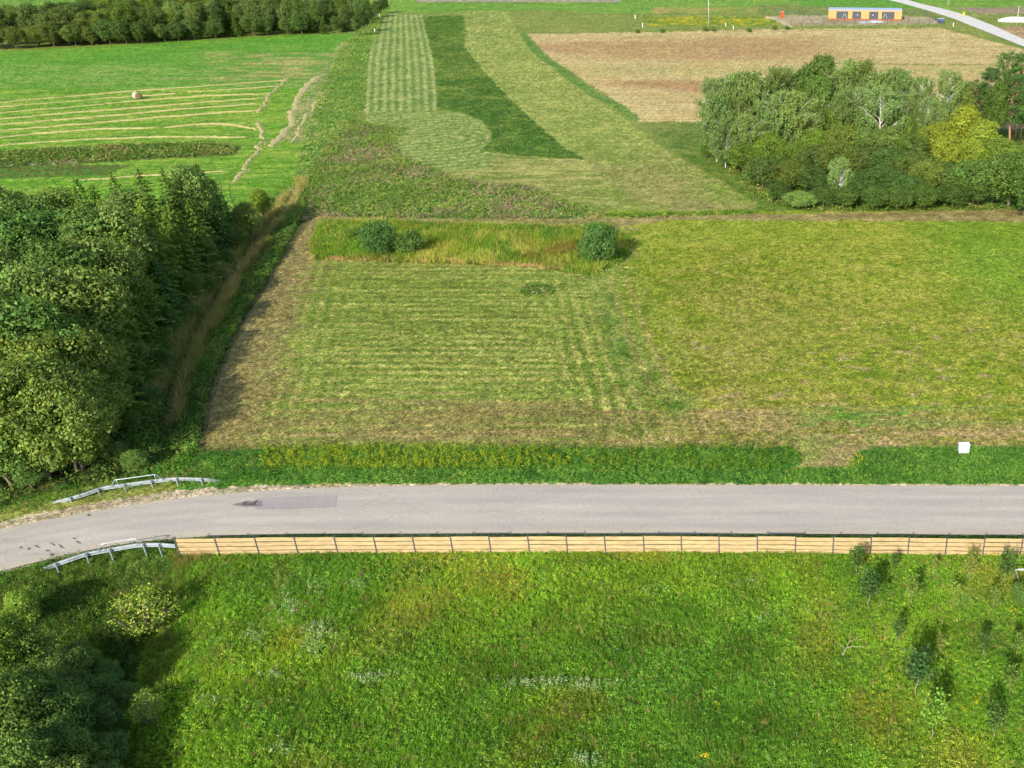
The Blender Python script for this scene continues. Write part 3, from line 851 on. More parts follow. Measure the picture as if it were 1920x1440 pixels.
def make_birch(seed, H=13.0, R=2.9, base=GREEN, name='birch', thick=1.0, keep=1.0):
    r = np.random.default_rng(seed); pr = random.Random(seed)
    mb = MB()
    lean = Vector((pr.uniform(-.7, .7), pr.uniform(-.7, .7), 0))
    def tp(t): return Vector((lean.x * t, lean.y * t, H * t * 0.87)) + Vector((0.15 * math.sin(t * 5 + seed), 0.15 * math.cos(t * 4), 0))
    mb.tube([tp(t) - Vector((0, 0, 0.3 if t == 0 else 0)) for t in np.linspace(0, 1, 9)], [thick * (0.15 * (1 - t) ** 1.2) + 0.012 for t in np.linspace(0, 1, 9)], 7)
    C, Nn, L, T = [], [], [], []
    nb = 58
    for i in range(nb):
        t = 0.13 + 0.85 * (i + pr.random()) / nb
        a = i * 2.39996 + pr.uniform(-.5, .5)
        prof = math.sin(min(1, (1.04 - t) / 0.8) * math.pi * 0.66)
        Lb = R * prof * pr.uniform(0.55, 1.12) + 0.25
        b0 = tp(min(1, t * 0.99))
        e = b0 + Vector((math.cos(a) * Lb, math.sin(a) * Lb, Lb * pr.uniform(0.55, 1.1)))
        if i % 2 == 0 or Lb > 1.6:
            limb(mb, b0, e, 0.055 * thick * (1.2 - t), 0.015 * thick, pr, 4, 4, 0.08)
        ns = int(10 + 11 * Lb)
        for k in range(ns):
            if pr.random() > keep: continue
            q = pr.uniform(0.3 if keep == 1 else 0.5, 1.08)
            s0 = b0.lerp(e, q) + Vector((pr.gauss(0, 0.3), pr.gauss(0, 0.3), pr.gauss(0, 0.18) + 0.1))
            ln = pr.uniform(0.4, 1.7) * (1.15 - 0.6 * t)
            m = int(5 + ln * 9)
            f = r.random(m)
            p = np.array(s0)[None, :] + np.stack([r.normal(size=m) * 0.07 + f * 0.12 * math.cos(a), r.normal(size=m) * 0.07 + f * 0.12 * math.sin(a), -f * ln], 1)
            C.append(p); Nn.append(r.normal(size=(m, 3)) + np.array([math.cos(a) * 0.6, math.sin(a) * 0.6, 0.5]))
            L.append(r.uniform(0.12, 0.24, m))
            T.append(tones(m, base, r, v=0.25, clump=pr.uniform(0.8, 1.22)))
    C = np.concatenate(C); L = np.concatenate(L)
    C[:, 2] = np.maximum(C[:, 2], 0.3)
    V = leaf_quads(C, np.concatenate(Nn), L * 1.15, L * 0.72, r)
    me = fast_mesh(name + "_crown", V, 4, np.concatenate(T)); me.materials.append(M_leaf)
    return proto_pair(name, me, mb.mesh(name + "_trunk", M_birch, True))

def make_pine(seed, H=12.0, R=2.8, base=GREEN, name='pine'):
    r = np.random.default_rng(seed); pr = random.Random(seed)
    mb = MB(); limb(mb, (0, 0, -0.3), (0.2, 0.1, H * 0.96), 0.19, 0.03, pr, 7, 8, 0)
    puffs = []
    for i in range(40):
        t = 0.30 + 0.68 * (i / 40)
        a = i * 2.39996
        Lb = R * (1.1 - t) ** 0.6 * pr.uniform(0.55, 1.1) * 1.05
        e = (math.cos(a) * Lb, math.sin(a) * Lb, H * t + Lb * pr.uniform(0.05, 0.4))
        limb(mb, (0, 0, H * t * 0.96), e, 0.05, 0.015, pr, 3, 4, 0.05)
        s = pr.uniform(0.5, 0.95) * (1.15 - 0.5 * t)
        puffs.append((e, (s, s, s * 0.55)))
    C, Nn, L, T = crown_leaves(puffs, r, 60, 0.24, base, flat=0.9, hollow=0.3)
    V = leaf_quads(C, Nn, L * 1.5, L * 0.34, r)
    me = fast_mesh(name + "_crown", V, 4, T); me.materials.append(M_leaf)
    m = plainmat("pine_bark", (0.26, 0.15, 0.09), 0.9, vary=0.3, scale=6, bump=0.4)
    return proto_pair(name, me, mb.mesh(name + "_trunk", m, True))

def make_sapling(seed, H=2.0, nleaf=110, base=GREEN, name='sapling', spread=0.34):
    r = np.random.default_rng(seed); pr = random.Random(seed)
    mb = MB(); limb(mb, (0, 0, -0.05), (pr.uniform(-.1, .1), pr.uniform(-.1, .1), H * 0.95), 0.028, 0.008, pr, 5, 5, 0)
    C = []; T = []
    nbr = 12
    for i in range(nbr):
        t = 0.36 + 0.6 * i / nbr
        a = i * 2.4 + pr.uniform(-.4, .4)
        Lb = spread * math.sin(min(1, (1.15 - t) * 1.5) * 1.6) * pr.uniform(0.6, 1.3) + 0.08
        e = Vector((math.cos(a) * Lb, math.sin(a) * Lb, H * t + Lb * 1.1))
        limb(mb, (0, 0, H * t), e, 0.012, 0.005, pr, 2, 4, 0)
        m = nleaf // nbr
        q = r.random(m)[:, None]
        p = np.array([0, 0, H * t])[None, :] * (1 - q) + np.array(e)[None, :] * (q * 1.1) + r.normal(size=(m, 3)) * 0.12
        C.append(p)
    C = np.concatenate(C); n = len(C)
    V = leaf_quads(C, r.normal(size=(n, 3)) + np.array([0, -0.3, 0.8]), r.uniform(0.12, 0.22, n), r.uniform(0.09, 0.15, n), r)
    me = fast_mesh(name + "_crown", V, 4, tones(n, base, r, v=0.3)); me.materials.append(M_leaf)
    return proto_pair(name, me, mb.mesh(name + "_stem", M_twig, True))

white = np.array([1.0, 1.0, 1.0])
BL = [make_broadleaf(11, name='broadleaf_a'), make_broadleaf(12, R=4.4, npuff=54, name='broadleaf_b', prad=(0.17, 0.32)),
      make_broadleaf(13, R=3.3, H=10.5, npuff=46, name='broadleaf_c', prad=(0.2, 0.38), conical=0.25),
      make_broadleaf(14, R=4.8, H=9.0, npuff=62, cb=0.12, name='broadleaf_d', prad=(0.14, 0.27)),
      make_broadleaf(15, R=4.0, H=9.5, npuff=58, cb=0.10, per=19, name='broadleaf_e', prad=(0.13, 0.27), sticks=26, bark=M_twig)]
SP = [make_spruce(21, R=3.4), make_spruce(22, R=3.9, name='spruce_b'), make_spruce(23, R=3.0, name='spruce_c', up=0.3)]
BI = [make_birch(31, thick=1.1), make_birch(34, H=13, R=3.0, name='birch_d', thick=1.35, keep=0.62), make_birch(32, R=3.3, name='birch_b'), make_birch(33, H=14, R=2.4, name='birch_c')]
PI = [make_pine(41), make_pine(42, R=3.2, name='pine_b')]
BU = [make_broadleaf(51, H=3.6, R=2.7, cb=0.02, npuff=44, per=48, leaf=0.17, bushy=True, name='bush_a', prad=(0.15, 0.28)),
      make_broadleaf(52, H=3.2, R=2.3, cb=0.02, npuff=36, per=48, leaf=0.17, bushy=True, name='bush_b', prad=(0.17, 0.34)),
      make_broadleaf(53, H=3.4, R=2.0, cb=0.02, npuff=34, per=26, leaf=0.15, bushy=True, name='bush_c', prad=(0.14, 0.28), bark=M_twig)]
SA = [make_sapling(61, nleaf=420), make_sapling(62, nleaf=620, name='sapling_b', spread=0.48), make_sapling(63, nleaf=240, name='sapling_c', spread=0.28), make_sapling(64, nleaf=680, name='sapling_d', spread=0.55, H=1.9)]

# tints over the shared leaf colour
TINT = {
    'mid': (1.0, 1.0, 1.0), 'dark': (0.74, 0.88, 0.80), 'deep': (0.60, 0.78, 0.68), 'bright': (1.12, 1.2, 0.75), 'olive': (1.10, 1.02, 0.82),
    'yellow': (1.7, 1.42, 0.75), 'spruce': (0.98, 1.10, 0.88), 'spruce_light': (1.25, 1.32, 1.0), 'blue': (0.75, 1.08, 1.4),
    'birch': (1.12, 1.12, 1.4), 'willow': (0.54, 0.76, 0.80), 'silver': (1.35, 1.45, 1.65), 'pine': (0.52, 0.74, 0.72), 'brown': (1.7, 1.1, 1.0),
}
KINDNAME = {'b': ('broadleaf_tree', 'tree'), 's': ('spruce_tree', 'spruce'), 'k': ('birch_tree', 'birch'), 'p': ('pine_tree', 'pine'), 'u': ('shrub', 'shrub'), 'y': ('sapling', 'sapling')}
PROTO = {'b': (BL, 10.0), 's': (SP, 11.0), 'k': (BI, 13.0), 'p': (PI, 12.0), 'u': (BU, 3.4), 'y': (SA, 2.0)}
TREES = []
trnd = random.Random(99)

def plant(kind, X, Y, H, tint='mid', var=None, wscale=1.0, area='', row='', rz=None, label=None, group=None, jitter=0.14, z=None, name=None):
    protos, h0 = PROTO[kind]
    pr = protos[var if var is not None else trnd.randrange(len(protos))]
    if z is None: z = gz(X, Y)
    nm = name or KINDNAME[kind][0]
    root = empty(nm, (X, Y, z), None, KINDNAME[kind][1], group)
    s = H / h0
    xs_ = trnd.uniform(0.88, 1.14)
    root.scale = (s * wscale * xs_, s * wscale / xs_, s)
    root.rotation_euler = (0, 0, rz if rz is not None else trnd.uniform(0, 6.283))
    tr = bpy.data.objects.new("trunk" if kind not in 'uy' else "stem", pr['trunk']); link(tr, root)
    cr = bpy.data.objects.new("crown" if kind not in 'uy' else "foliage", pr['crown']); link(cr, root)
    t = TINT[tint] if isinstance(tint, str) else tint
    j = 1 + trnd.uniform(-jitter, jitter); h = trnd.uniform(-jitter, jitter) * 0.5
    if area == 'far': j *= 0.68
    if area == 'right': j *= 0.90 if kind == 'k' else (0.74 if H < 6.8 and tint not in ('yellow', 'silver') else 0.86)
    cr.color = (t[0] * j * (1 + h), t[1] * j, t[2] * j * (1 - h), 1)
    if label: root["label"] = label
    TREES.append(dict(o=root, kind=kind, tint=tint if isinstance(tint, str) else 'mid', area=area, row=row, X=X, Y=Y, H=H, label=label))
    return root

# ---- left wood: apex pixels and heights
LEFT = [
    # px, py, H, kind, tint, wscale
    (28, 348, 11, 'b', 'dark', 1.0), (92, 350, 10, 'b', 'mid', .9), (140, 334, 11, 's', 'spruce', .9), (168, 342, 10, 's', 'spruce_light', .8),
    (205, 320, 11, 's', 'spruce', .8), (222, 350, 10, 'b', 'mid', .8), (256, 315, 12, 's', 'spruce', .9), (300, 313, 11, 's', 'spruce', .8),
    (342, 303, 12, 'b', 'mid', .7), (366, 306, 12, 's', 'spruce', 1.0), (398, 335, 10.5, 's', 'blue', .8), (480, 345, 6.8, 'b', 'bright', .75),
    (452, 368, 7.5, 'b', 'mid', .85), (-40, 345, 11, 'b', 'mid', 1.0), (-90, 350, 11, 's', 'spruce', 1), (-150, 352, 11, 'b', 'mid', 1),
    (30, 395, 11, 'b', 'deep', 1.1), (85, 400, 10, 'b', 'dark', 1.0), (150, 392, 11, 'b', 'dark', .9), (205, 385, 11, 'b', 'mid', .9),
    (262, 372, 12, 's', 'spruce_light', 1.1), (312, 378, 12, 's', 'spruce', 1.15), (352, 372, 12, 's', 'spruce', 1.1), (402, 378, 11, 's', 'blue', .9),
    (432, 408, 8, 'b', 'mid', .9), (-40, 400, 11, 'b', 'mid', 1.0), (-110, 405, 11, 's', 'spruce', 1.1),
    (20, 448, 11, 'b', 'deep', 1.1), (90, 455, 11, 'b', 'deep', 1.0), (155, 442, 11, 'b', 'mid', .9), (212, 432, 12, 's', 'spruce_light', 1.15),
    (275, 425, 12, 's', 'spruce', 1.2), (330, 428, 12, 's', 'spruce', 1.1), (385, 442, 10, 'b', 'dark', .9), (422, 462, 8, 'b', 'dark', .85), (-50, 455, 11, 'b', 'mid', 1.0),
    (40, 500, 11, 'b', 'mid', 1.0), (105, 498, 11, 'b', 'mid', 1.0), (170, 484, 12, 's', 'spruce_light', 1.1), (232, 478, 12, 's', 'spruce', 1.2),
    (290, 486, 12, 's', 'blue', 1.05), (345, 500, 10, 'b', 'dark', .9), (385, 512, 7.5, 'b', 'dark', .8), (-30, 510, 11, 'b', 'dark', 1.0), (-100, 500, 11, 'b', 'mid', 1.0),
    (10, 555, 11, 'b', 'dark', 1.0), (65, 552, 11, 's', 'spruce_light', 1.1), (130, 546, 11, 's', 'spruce', 1.1), (195, 540, 12, 's', 'spruce', 1.15),
    (250, 550, 11, 's', 'spruce', 1.1), (312, 575, 8.5, 'b', 'deep', .95), (-60, 560, 11, 'b', 'mid', 1),
    (45, 600, 10, 'b', 'olive', 1.0), (105, 590, 10.5, 'b', 'olive', .95), (160, 612, 9.5, 'b', 'olive', .85), (215, 605, 10, 's', 'spruce', 1.1), (255, 640, 7, 'b', 'mid', .85),
    (0, 650, 10, 'b', 'olive', 1.0), (75, 668, 9.5, 'b', 'olive', 1.0), (140, 690, 8.5, 'b', 'olive', .9), (205, 700, 7.5, 'b', 'olive', .85), (235, 765, 5.5, 'b', 'dark', .9),
    (-60, 680, 10, 'b', 'olive', 1.0), (30, 735, 8.5, 'b', 'olive', 1.0), (95, 755, 7.5, 'b', 'olive', .95), (-30, 790, 8, 'b', 'dark', 1.0),
    (142, 795, 4.6, 'b', 'bright', .95), (205, 822, 3.4, 'b', 'mid', 1.1), (60, 812, 5.5, 'b', 'dark', 1.0), (15, 830, 5, 'b', 'mid', 1.0), (245, 838, 3.0, 'b', 'dark', 1.1),
    (100, 850, 3.6, 'b', 'dark', 1.1), (-50, 860, 5, 'b', 'mid', 1.1), (42, 872, 3.0, 'b', 'dark', 1.2),
    (350, 560, 5.0, 'b', 'dark', .9), (410, 490, 5.5, 'b', 'mid', .9), (300, 645, 4.5, 'b', 'deep', .9), (268, 712, 4.0, 'b', 'dark', 1.0),
]
WOODIN = W([(-900, 405), (0, 400), (400, 392), (500, 385), (522, 375), (484, 438), (405, 520), (335, 605), (272, 692), (250, 780), (250, 850), (180, 878), (90, 900), (0, 922), (-900, 1080)])
for (px, py, H, k, t, ws) in LEFT:
    q = G(px, py, H)
    while H > 2.0:
        ins = inpoly(np.array([q[0]]), np.array([q[1]]), WOODIN)[0]
        dd_ = float(polydist(np.array([q[0]]), np.array([q[1]]), WOODIN[4:11])[0][0])
        if ins and (dd_ > 0.42 * (H - 2.2) or (px > 430 and py < 400)): break
        H -= 0.25; q = G(px, py, H)
    if px in (90,) and py > 2000: continue
    H0 = H
    # keep the crowns at the edge from leaning over the ditch
    de = float(polydist(np.array([q[0]]), np.array([q[1]]), WOODIN[4:11])[0][0])
    
    var = None
    if t == 'olive': var = 4 if trnd.random() < 0.6 else 3
    elif k == 'b': var = trnd.choice([0, 1, 2, 3])
    plant(k, q[0], q[1], H, t, var, ws, area='left')

def dead_tree(px, py, H, label):
    q = G(px, py, H); r = random.Random(int(px)); mb = MB()
    limb(mb, (0, 0, -.2), (0.2, 0, H), 0.09, 0.015, r, 6, 6, 0)
    for i in range(16):
        z = H * (0.3 + 0.65 * i / 16); a = i * 2.4; L = 1.3 * (1.1 - i / 16)
        limb(mb, (0.1, 0, z), (math.cos(a) * L, math.sin(a) * L, z + L * .5), 0.03, 0.008, r, 3, 4, 0.03)
    o = mb.build("dead_tree", M_twig, None, smooth=True); o.location = (q[0], q[1], 0)
    tag(o, label, "dead tree", "bare dead trees at the end of the left wood")
dead_tree(403, 322, 8.5, "tall bare dead tree beside the blue spruce")
dead_tree(424, 335, 7.0, "shorter bare dead tree next to the bright green tree")
# ---- wood in the top left corner
EDGE = W([(-120, 101), (0, 95), (60, 92), (150, 89), (240, 85), (330, 79), (420, 72), (520, 68), (600, 66), (660, 63)])
dE = np.r_[0, np.cumsum(np.hypot(*np.diff(EDGE, axis=0).T))]
rownames = ['front row', 'second row', 'third row', 'fourth row', 'fifth row', 'sixth row', 'seventh row', 'eighth row', 'ninth row', 'tenth row', 'eleventh row', 'twelfth row', 'thirteenth row']
for ri in range(13):
    s = 2.5 + trnd.uniform(0, 3)
    while s < dE[-1] - (0 if ri < 5 else -12):
        x = float(np.interp(s, dE, EDGE[:, 0])); y = float(np.interp(s, dE, EDGE[:, 1]))
        if s > dE[-1]: x += s - dE[-1]
        ppx = P(x, y)[0]
        X = x + trnd.uniform(-1.2, 1.2) + ri * 1.2 + ri * max(0, (ppx - 560)) * 0.012
        Y = y + 3.0 + ri * 7.0 + trnd.uniform(-1.5, 1.5)
        bx, by = P(X, Y)
        if P(X, Y, 3)[1] > -16 and bx < min(735, 660 + (64 - by) * 1.0):
            f = ppx / 660
            if f < 0.25: k, t = ('b', trnd.choice(['mid', 'mid', 'olive', 'dark', 'bright']))
            elif f < 0.66: k, t = trnd.choice([('b', 'dark'), ('b', 'mid'), ('b', 'bright'), ('s', 'spruce'), ('b', 'silver'), ('s', 'spruce_light')]) if ri else ('b', trnd.choice(['dark', 'mid', 'dark', 'bright']))
            else: k, t = trnd.choice([('s', 'spruce'), ('s', 'spruce'), ('s', 'spruce_light'), ('b', 'mid'), ('k', 'silver')]) if ri else trnd.choice([('s', 'spruce'), ('b', 'dark'), ('b', 'mid')])
            H = trnd.uniform(8.0, 11.5) if ri else trnd.uniform(5.5, 8.0)
            if bx > 600: H *= 0.75
            plant(k, X, Y, H, t, (3 if (ri == 0 and k == 'b') else None), trnd.uniform(0.8, 1.05) * (1.1 if ri == 0 else 1), area='far', row=rownames[ri])
        s += trnd.uniform(4.2, 5.8)
for (px, py, H, k, t) in [(676, 18, 7, 'b', 'deep'), (690, 8, 6.5, 'b', 'deep'), (704, 0, 6, 'b', 'dark'), (666, 30, 6, 'b', 'dark'), (716, -6, 6, 'b', 'dark')]:
    q = G(px, py, H); plant(k, q[0], q[1], H, t, None, .8, area='far', row='corner rank')

# ---- grove on the right
RIGHT = [
    (1335, 128, 12.5, 'k', 'birch', .9), (1374, 116, 13.5, 'k', 'birch', 1.0), (1408, 111, 14, 'k', 'birch', 1.0), (1450, 108, 14, 'k', 'mid', .9), (1470, 110, 13, 'k', 'birch', 1.0),
    (1518, 98, 14, 'b', 'dark', .62), (1543, 97, 14, 'b', 'dark', .62), (1575, 108, 14, 'k', 'birch', 1.0), (1595, 102, 14, 'k', 'birch', .9), (1618, 93, 14.5, 'k', 'mid', .9),
    (1645, 112, 14, 'k', 'birch', 1.0), (1668, 106, 14, 'k', 'birch', .8), (1698, 122, 13, 'k', 'birch', .9), (1732, 125, 12.5, 'k', 'birch', .8), (1783, 112, 13.5, 'k', 'birch', .75), (1800, 140, 11, 'k', 'birch', .8),
    (1345, 165, 11.5, 'k', 'birch', 1.05), (1385, 155, 12, 'k', 'birch', 1.1), (1425, 150, 12, 'k', 'birch', 1.1), (1465, 150, 13, 'k', 'birch', 1.1), (1500, 150, 13, 'k', 'birch', 1.0),
    (1540, 140, 12, 'b', 'dark', .7), (1575, 150, 12, 'k', 'birch', .9), (1610, 145, 12, 'k', 'birch', 1.0), (1655, 142, 13, 'k', 'birch', 1.1), (1700, 160, 11, 'k', 'birch', 1.0), (1745, 165, 11, 'k', 'birch', .8), (1780, 170, 11, 'k', 'birch', .8),
    (1360, 205, 9, 'k', 'birch', 1.1), (1410, 200, 9.5, 'k', 'birch', 1.1), (1455, 195, 9.5, 'k', 'birch', 1.1), (1490, 200, 9, 'k', 'birch', 1.0),
    (1530, 190, 8.5, 'b', 'dark', .75), (1560, 198, 8, 'b', 'bright', .7), (1600, 190, 8.5, 'b', 'mid', .7), (1640, 205, 7.5, 'b', 'mid', .8), (1690, 195, 8.5, 'b', 'bright', .7), (1720, 200, 8, 'b', 'mid', .7),
    (1530, 228, 7, 'b', 'bright', .9), (1580, 222, 7.5, 'b', 'olive', .95), (1625, 228, 7, 'b', 'mid', 1.0), (1670, 224, 7.5, 'b', 'mid', 1.0), (1715, 238, 7, 'b', 'dark', .9),
    (1765, 215, 8, 'b', 'yellow', .9), (1808, 197, 9, 'b', 'yellow', 1.05), (1850, 222, 8.5, 'b', 'yellow', .95), (1780, 250, 6.5, 'b', 'yellow', .9), (1880, 245, 7.5, 'b', 'bright', 1.0), (1830, 258, 6, 'b', 'yellow', .9),
    (1395, 262, 5, 'b', 'bright', 1.1), (1440, 258, 5.5, 'b', 'bright', 1.1), (1485, 262, 5.5, 'b', 'bright', 1.0), (1530, 268, 5.5, 'b', 'mid', 1.1), (1575, 272, 5.5, 'b', 'olive', 1.0), (1620, 268, 6, 'b', 'mid', 1.1), (1668, 272, 6, 'b', 'dark', 1.1), (1715, 282, 5.5, 'b', 'mid', 1.0),
    (1430, 290, 5, 'b', 'mid', 1.0), (1480, 300, 4.5, 'b', 'olive', 1.1), (1526, 305, 4.5, 'b', 'mid', 1.1), (1578, 282, 7.5, 'k', 'silver', .8), (1560, 318, 4.5, 'b', 'dark', 1.1), (1610, 308, 5.5, 'b', 'dark', 1.1), (1660, 306, 5.5, 'b', 'mid', 1.1), (1705, 312, 5.5, 'b', 'dark', 1.0), (1745, 300, 5.5, 'b', 'olive', 1.0),
    (1785, 292, 6, 'b', 'dark', 1.0), (1835, 286, 7, 'b', 'dark', 1.05), (1905, 278, 8, 'b', 'dark', 1.0), (1870, 300, 6, 'b', 'mid', .9), (1950, 300, 8, 'b', 'dark', 1.0),
    (1462, 338, 3.0, 'b', 'mid', 1.1), (1500, 352, 2.9, 'b', 'silver', 1.5), (1545, 345, 3.2, 'b', 'dark', 1.2), (1590, 342, 3.6, 'b', 'dark', 1.2), (1640, 340, 3.8, 'b', 'mid', 1.2), (1690, 342, 3.8, 'b', 'dark', 1.2), (1735, 342, 3.6, 'b', 'mid', 1.2), (1790, 338, 3.8, 'b', 'dark', 1.3), (1840, 330, 4, 'b', 'dark', 1.2), (1890, 322, 4.6, 'b', 'deep', 1.2),
    (1862, 128, 12, 'p', 'pine', 1.1), (1890, 98, 14, 'p', 'pine', 1.2), (1925, 100, 14, 'p', 'pine', 1.2), (1835, 150, 10, 'p', 'pine', 1.1), (1905, 140, 12, 'p', 'pine', 1.1), (1950, 130, 13, 'p', 'pine', 1.1), (1985, 110, 13, 'p', 'pine', 1.1),
    (1815, 152, 10, 'b', 'mid', .6), (1875, 150, 11, 'b', 'dark', .6), (1400, 268, 3.6, 'b', 'mid', 1.0), (1378, 272, 3.6, 'b', 'bright', .9), (1352, 232, 4.5, 'b', 'mid', 1.0), (1385, 245, 4.5, 'b', 'mid', 1.0),
]
for (px, py, H, k, t, ws) in RIGHT:
    q = G(px, py, H)
    var = None
    if k == 'b': var = trnd.choice([0, 1, 3, 3]) if H > 4.5 else 3
    if k == 'k': var = 1 if (px, py) in ((1465, 150), (1655, 142), (1783, 112), (1732, 125), (1590, 102), (1335, 128), (1490, 200), (1578, 282), (1700, 160), (1745, 165), (1610, 145)) else trnd.choice([0, 2, 3])
    if k == 'b' and py > 255:
        ws *= 1.22; H *= trnd.uniform(0.9, 1.12)
        if py > 300 and t == 'mid': t = 'dark'
        if py > 300 and t == 'dark' and trnd.random() < 0.4: t = 'deep'
    plant(k, q[0], q[1], H, t, var, ws, area='right')

def bare_stem(px, py, H, label):
    q = G(px, py); mb = MB(); mb.tube([(0, 0, -.1), (0.1, 0.05, H * .5), (0.05, 0.15, H)], [0.13, 0.10, 0.06], 7)
    o = mb.build("timber_post", plainmat("weathered_pole_wood", (0.42, 0.30, 0.17), .85, vary=.2, scale=4), None, smooth=True); o.location = (q[0], q[1], 0)
    tag(o, label, "post", "pale timber posts beside the pines")
bare_stem(1912, 262, 4.2, "tallest pale timber post under the pines at the right edge")
bare_stem(1903, 258, 2.6, "shorter pale timber post left of the tall one under the pines")
# ---- trees at the bottom left corner
for (px, py, H, k, t, ws, var) in [
    (20, 1165, 4.6, 'b', 'dark', .8, 0), (-40, 1150, 5.5, 'b', 'bright', .8, 1), (70, 1190, 4.0, 'b', 'mid', .85, 3), (15, 1240, 5.0, 'b', 'dark', .85, 0),
    (75, 1260, 4.2, 'b', 'dark', .9, 1), (40, 1320, 4.8, 'b', 'deep', .85, 3), (100, 1340, 4.0, 'b', 'dark', .9, 0), (-20, 1370, 5.5, 'b', 'dark', .85, 1), (60, 1400, 4.4, 'b', 'mid', .9, 0),
    (115, 1420, 3.8, 'b', 'dark', .95, 3), (10, 1460, 5.0, 'b', 'dark', .9, 1), (130, 1235, 2.8, 'b', 'dark', 1.1, 3), (160, 1290, 2.6, 'b', 'deep', 1.1, 3), (170, 1350, 2.6, 'b', 'dark', 1.1, 3),
    (175, 1410, 2.5, 'b', 'mid', 1.1, 3), (120, 1175, 2.6, 'b', 'dark', 1.1, 3), (175, 1215, 2.0, 'b', 'dark', 1.2, 3), (215, 1260, 1.7, 'b', 'dark', 1.2, 3), (160, 1468, 2.8, 'b', 'dark', 1.1, 3), (-50, 1250, 6, 'b', 'dark', .9, 0)]:
    q = G(px, py, H); plant(k, q[0], q[1], H, t, var, ws, area='corner')

# ---- single shrubs
def shrub_at(px, py, H, tint, var, ws, label, kind='u', group=None, name=None):
    q = G(px, py, H)
    return plant(kind, q[0], q[1], H, tint, var, ws, label=label, group=group, jitter=0.03, name=name)
shrub_at(225, 1112, 2.0, (1.35, 1.3, 0.75), 1, 1.0, "olive yellow lower shrub merging with the bright yellow one on its left")
shrub_at(244, 1090, 3.2, (1.5, 1.36, 0.75), 2, 1.15, "yellow leaved shrub with bare grey twigs below the near guardrail")
shrub_at(200, 1112, 2.2, 'olive', 2, 0.9, "small olive yellow shrub just left of the bright yellow shrub")
shrub_at(258, 1285, 2.2, 'bright', 2, 0.8, "thin light green shrub beside the dark trees at the bottom left")
shrub_at(30, 1112, 1.9, 'bright', 0, 0.8, "low yellow green shrub at the left picture edge below the road")
shrub_at(704, 420, 3.9, 'willow', 0, 0.86, "round blue green willow bush at the left end of the reed bed", name='willow_bush')
shrub_at(762, 431, 3.0, 'dark', 1, 0.95, "lower dark willow bush touching the round one in the reed bed", name='willow_bush')
shrub_at(1122, 428, 4.1, 'willow', 0, 0.84, "round dark willow bush at the right end of the reed bed", name='willow_bush')
shrub_at(648, 425, 1.6, 'bright', 1, 1.2, "low bright green bush left of the round willow bush")
shrub_at(1326, 265, 2.6, 'dark', 1, 0.9, "lone dark shrub left of the birch grove")
shrub_at(1420, 292, 3.0, 'mid', 2, 1.0, "open shrub with thin stems at the left foot of the grove")
for (px, py, lb) in [(1195, 54, "farthest left of the small shrubs along the brown field's far edge"), (1242, 53, "small round shrub between two white stakes behind the brown field"),
                     (1322, 50, "wide low green shrub at the foot of the tall pole"), (1338, 51, "small shrub just right of the tall pole's foot"),
                     (1405, 52, "small dark shrub midway between the tall pole and the sand path"), (1453, 48, "round green shrub left of the pale sand path"), (1476, 48, "round green shrub at the lower end of the sand path")]:
    shrub_at(px, py, 1.3, 'dark', 1, 1.3, lb, group="low shrubs along the far edge of the brown field")

# ---- young trees planted in the near meadow
SAPL = [
    (1629, 1141, 2.1, 'dark', 1, 1.1, "tall dark leaved sapling nearest the left of the planted rows"), (1708, 1136, 1.7, 'olive', 0, 1.1, "slim sapling second from left in the upper planted row"),
    (1789, 1139, 1.3, 'yellow', 3, 1.0, "yellowish bushy sapling in the upper planted row"), (1818, 1088, 1.7, 'brown', 1, .9, "dry brown sapling right in front of the board fence"),
    (1675, 1076, 1.3, 'dark', 2, 1.0, "thin green sapling close to the fence, left of the brown one"), (1749, 1084, 1.2, 'brown', 2, .9, "thin withered sapling between the fence and the yellowish one"),
    (1604, 1078, 1.6, 'mid', 1, 1.1, "green sapling beside yellow flowers at the fence"), (1884, 1092, 1.7, 'mid', 3, 1.1, "wide green sapling near the right picture edge by the fence"),
    (1862, 1140, 1.4, 'olive', 2, 1.0, "faint sparse sapling right of the yellowish bushy one"), (1680, 1209, 1.5, 'dark', 2, 1.0, "narrow sapling alone in the middle planted row"),
    (1761, 1227, 1.2, 'brown', 2, 1.0, "small brown sapling with a white tag on its stem"), (1843, 1230, 1.4, 'dark', 0, 1.0, "dark sapling with a pale stem in the middle row"),
    (1718, 1304, 2.3, 'willow', 1, 1.15, "large blue green sapling in the lower left of the planted rows"), (1747, 1384, 2.1, 'bright', 3, 1.0, "bright green sapling with a long shadow, nearest the viewer on the left"),
    (1892, 1306, 1.5, 'olive', 3, 1.0, "pale leaved sapling near the right edge in the third row"), (1862, 1386, 1.7, 'mid', 1, 1.0, "sapling with a forked shadow at the lower right"),
    (1735, 1262, 1.2, 'mid', 0, 1.0, "small sapling just above the large blue green one"), (1905, 1230, 1.3, 'olive', 0, 1.0, "sapling at the right picture edge in the middle row"),
]
for (px, py, H, t, v, ws, lb) in SAPL:
    q = G(px, py)
    plant('y', q[0], q[1], H * 1.12, {'dark': (.36, .50, .44), 'willow': (.38, .56, .60), 'mid': (.46, .6, .48), 'olive': (.85, .9, .65), 'yellow': (1.2, 1.15, .7), 'brown': (1.2, .95, .8), 'bright': (.95, 1.15, .6)}.get(t, t), v, ws * .85, label=lb, group="young trees planted in rows in the near meadow", jitter=0.05)
shrub_at(1916, 1092, 1.6, 'dark', 1, .5, "dark shrub under the metal bar at the right picture edge")

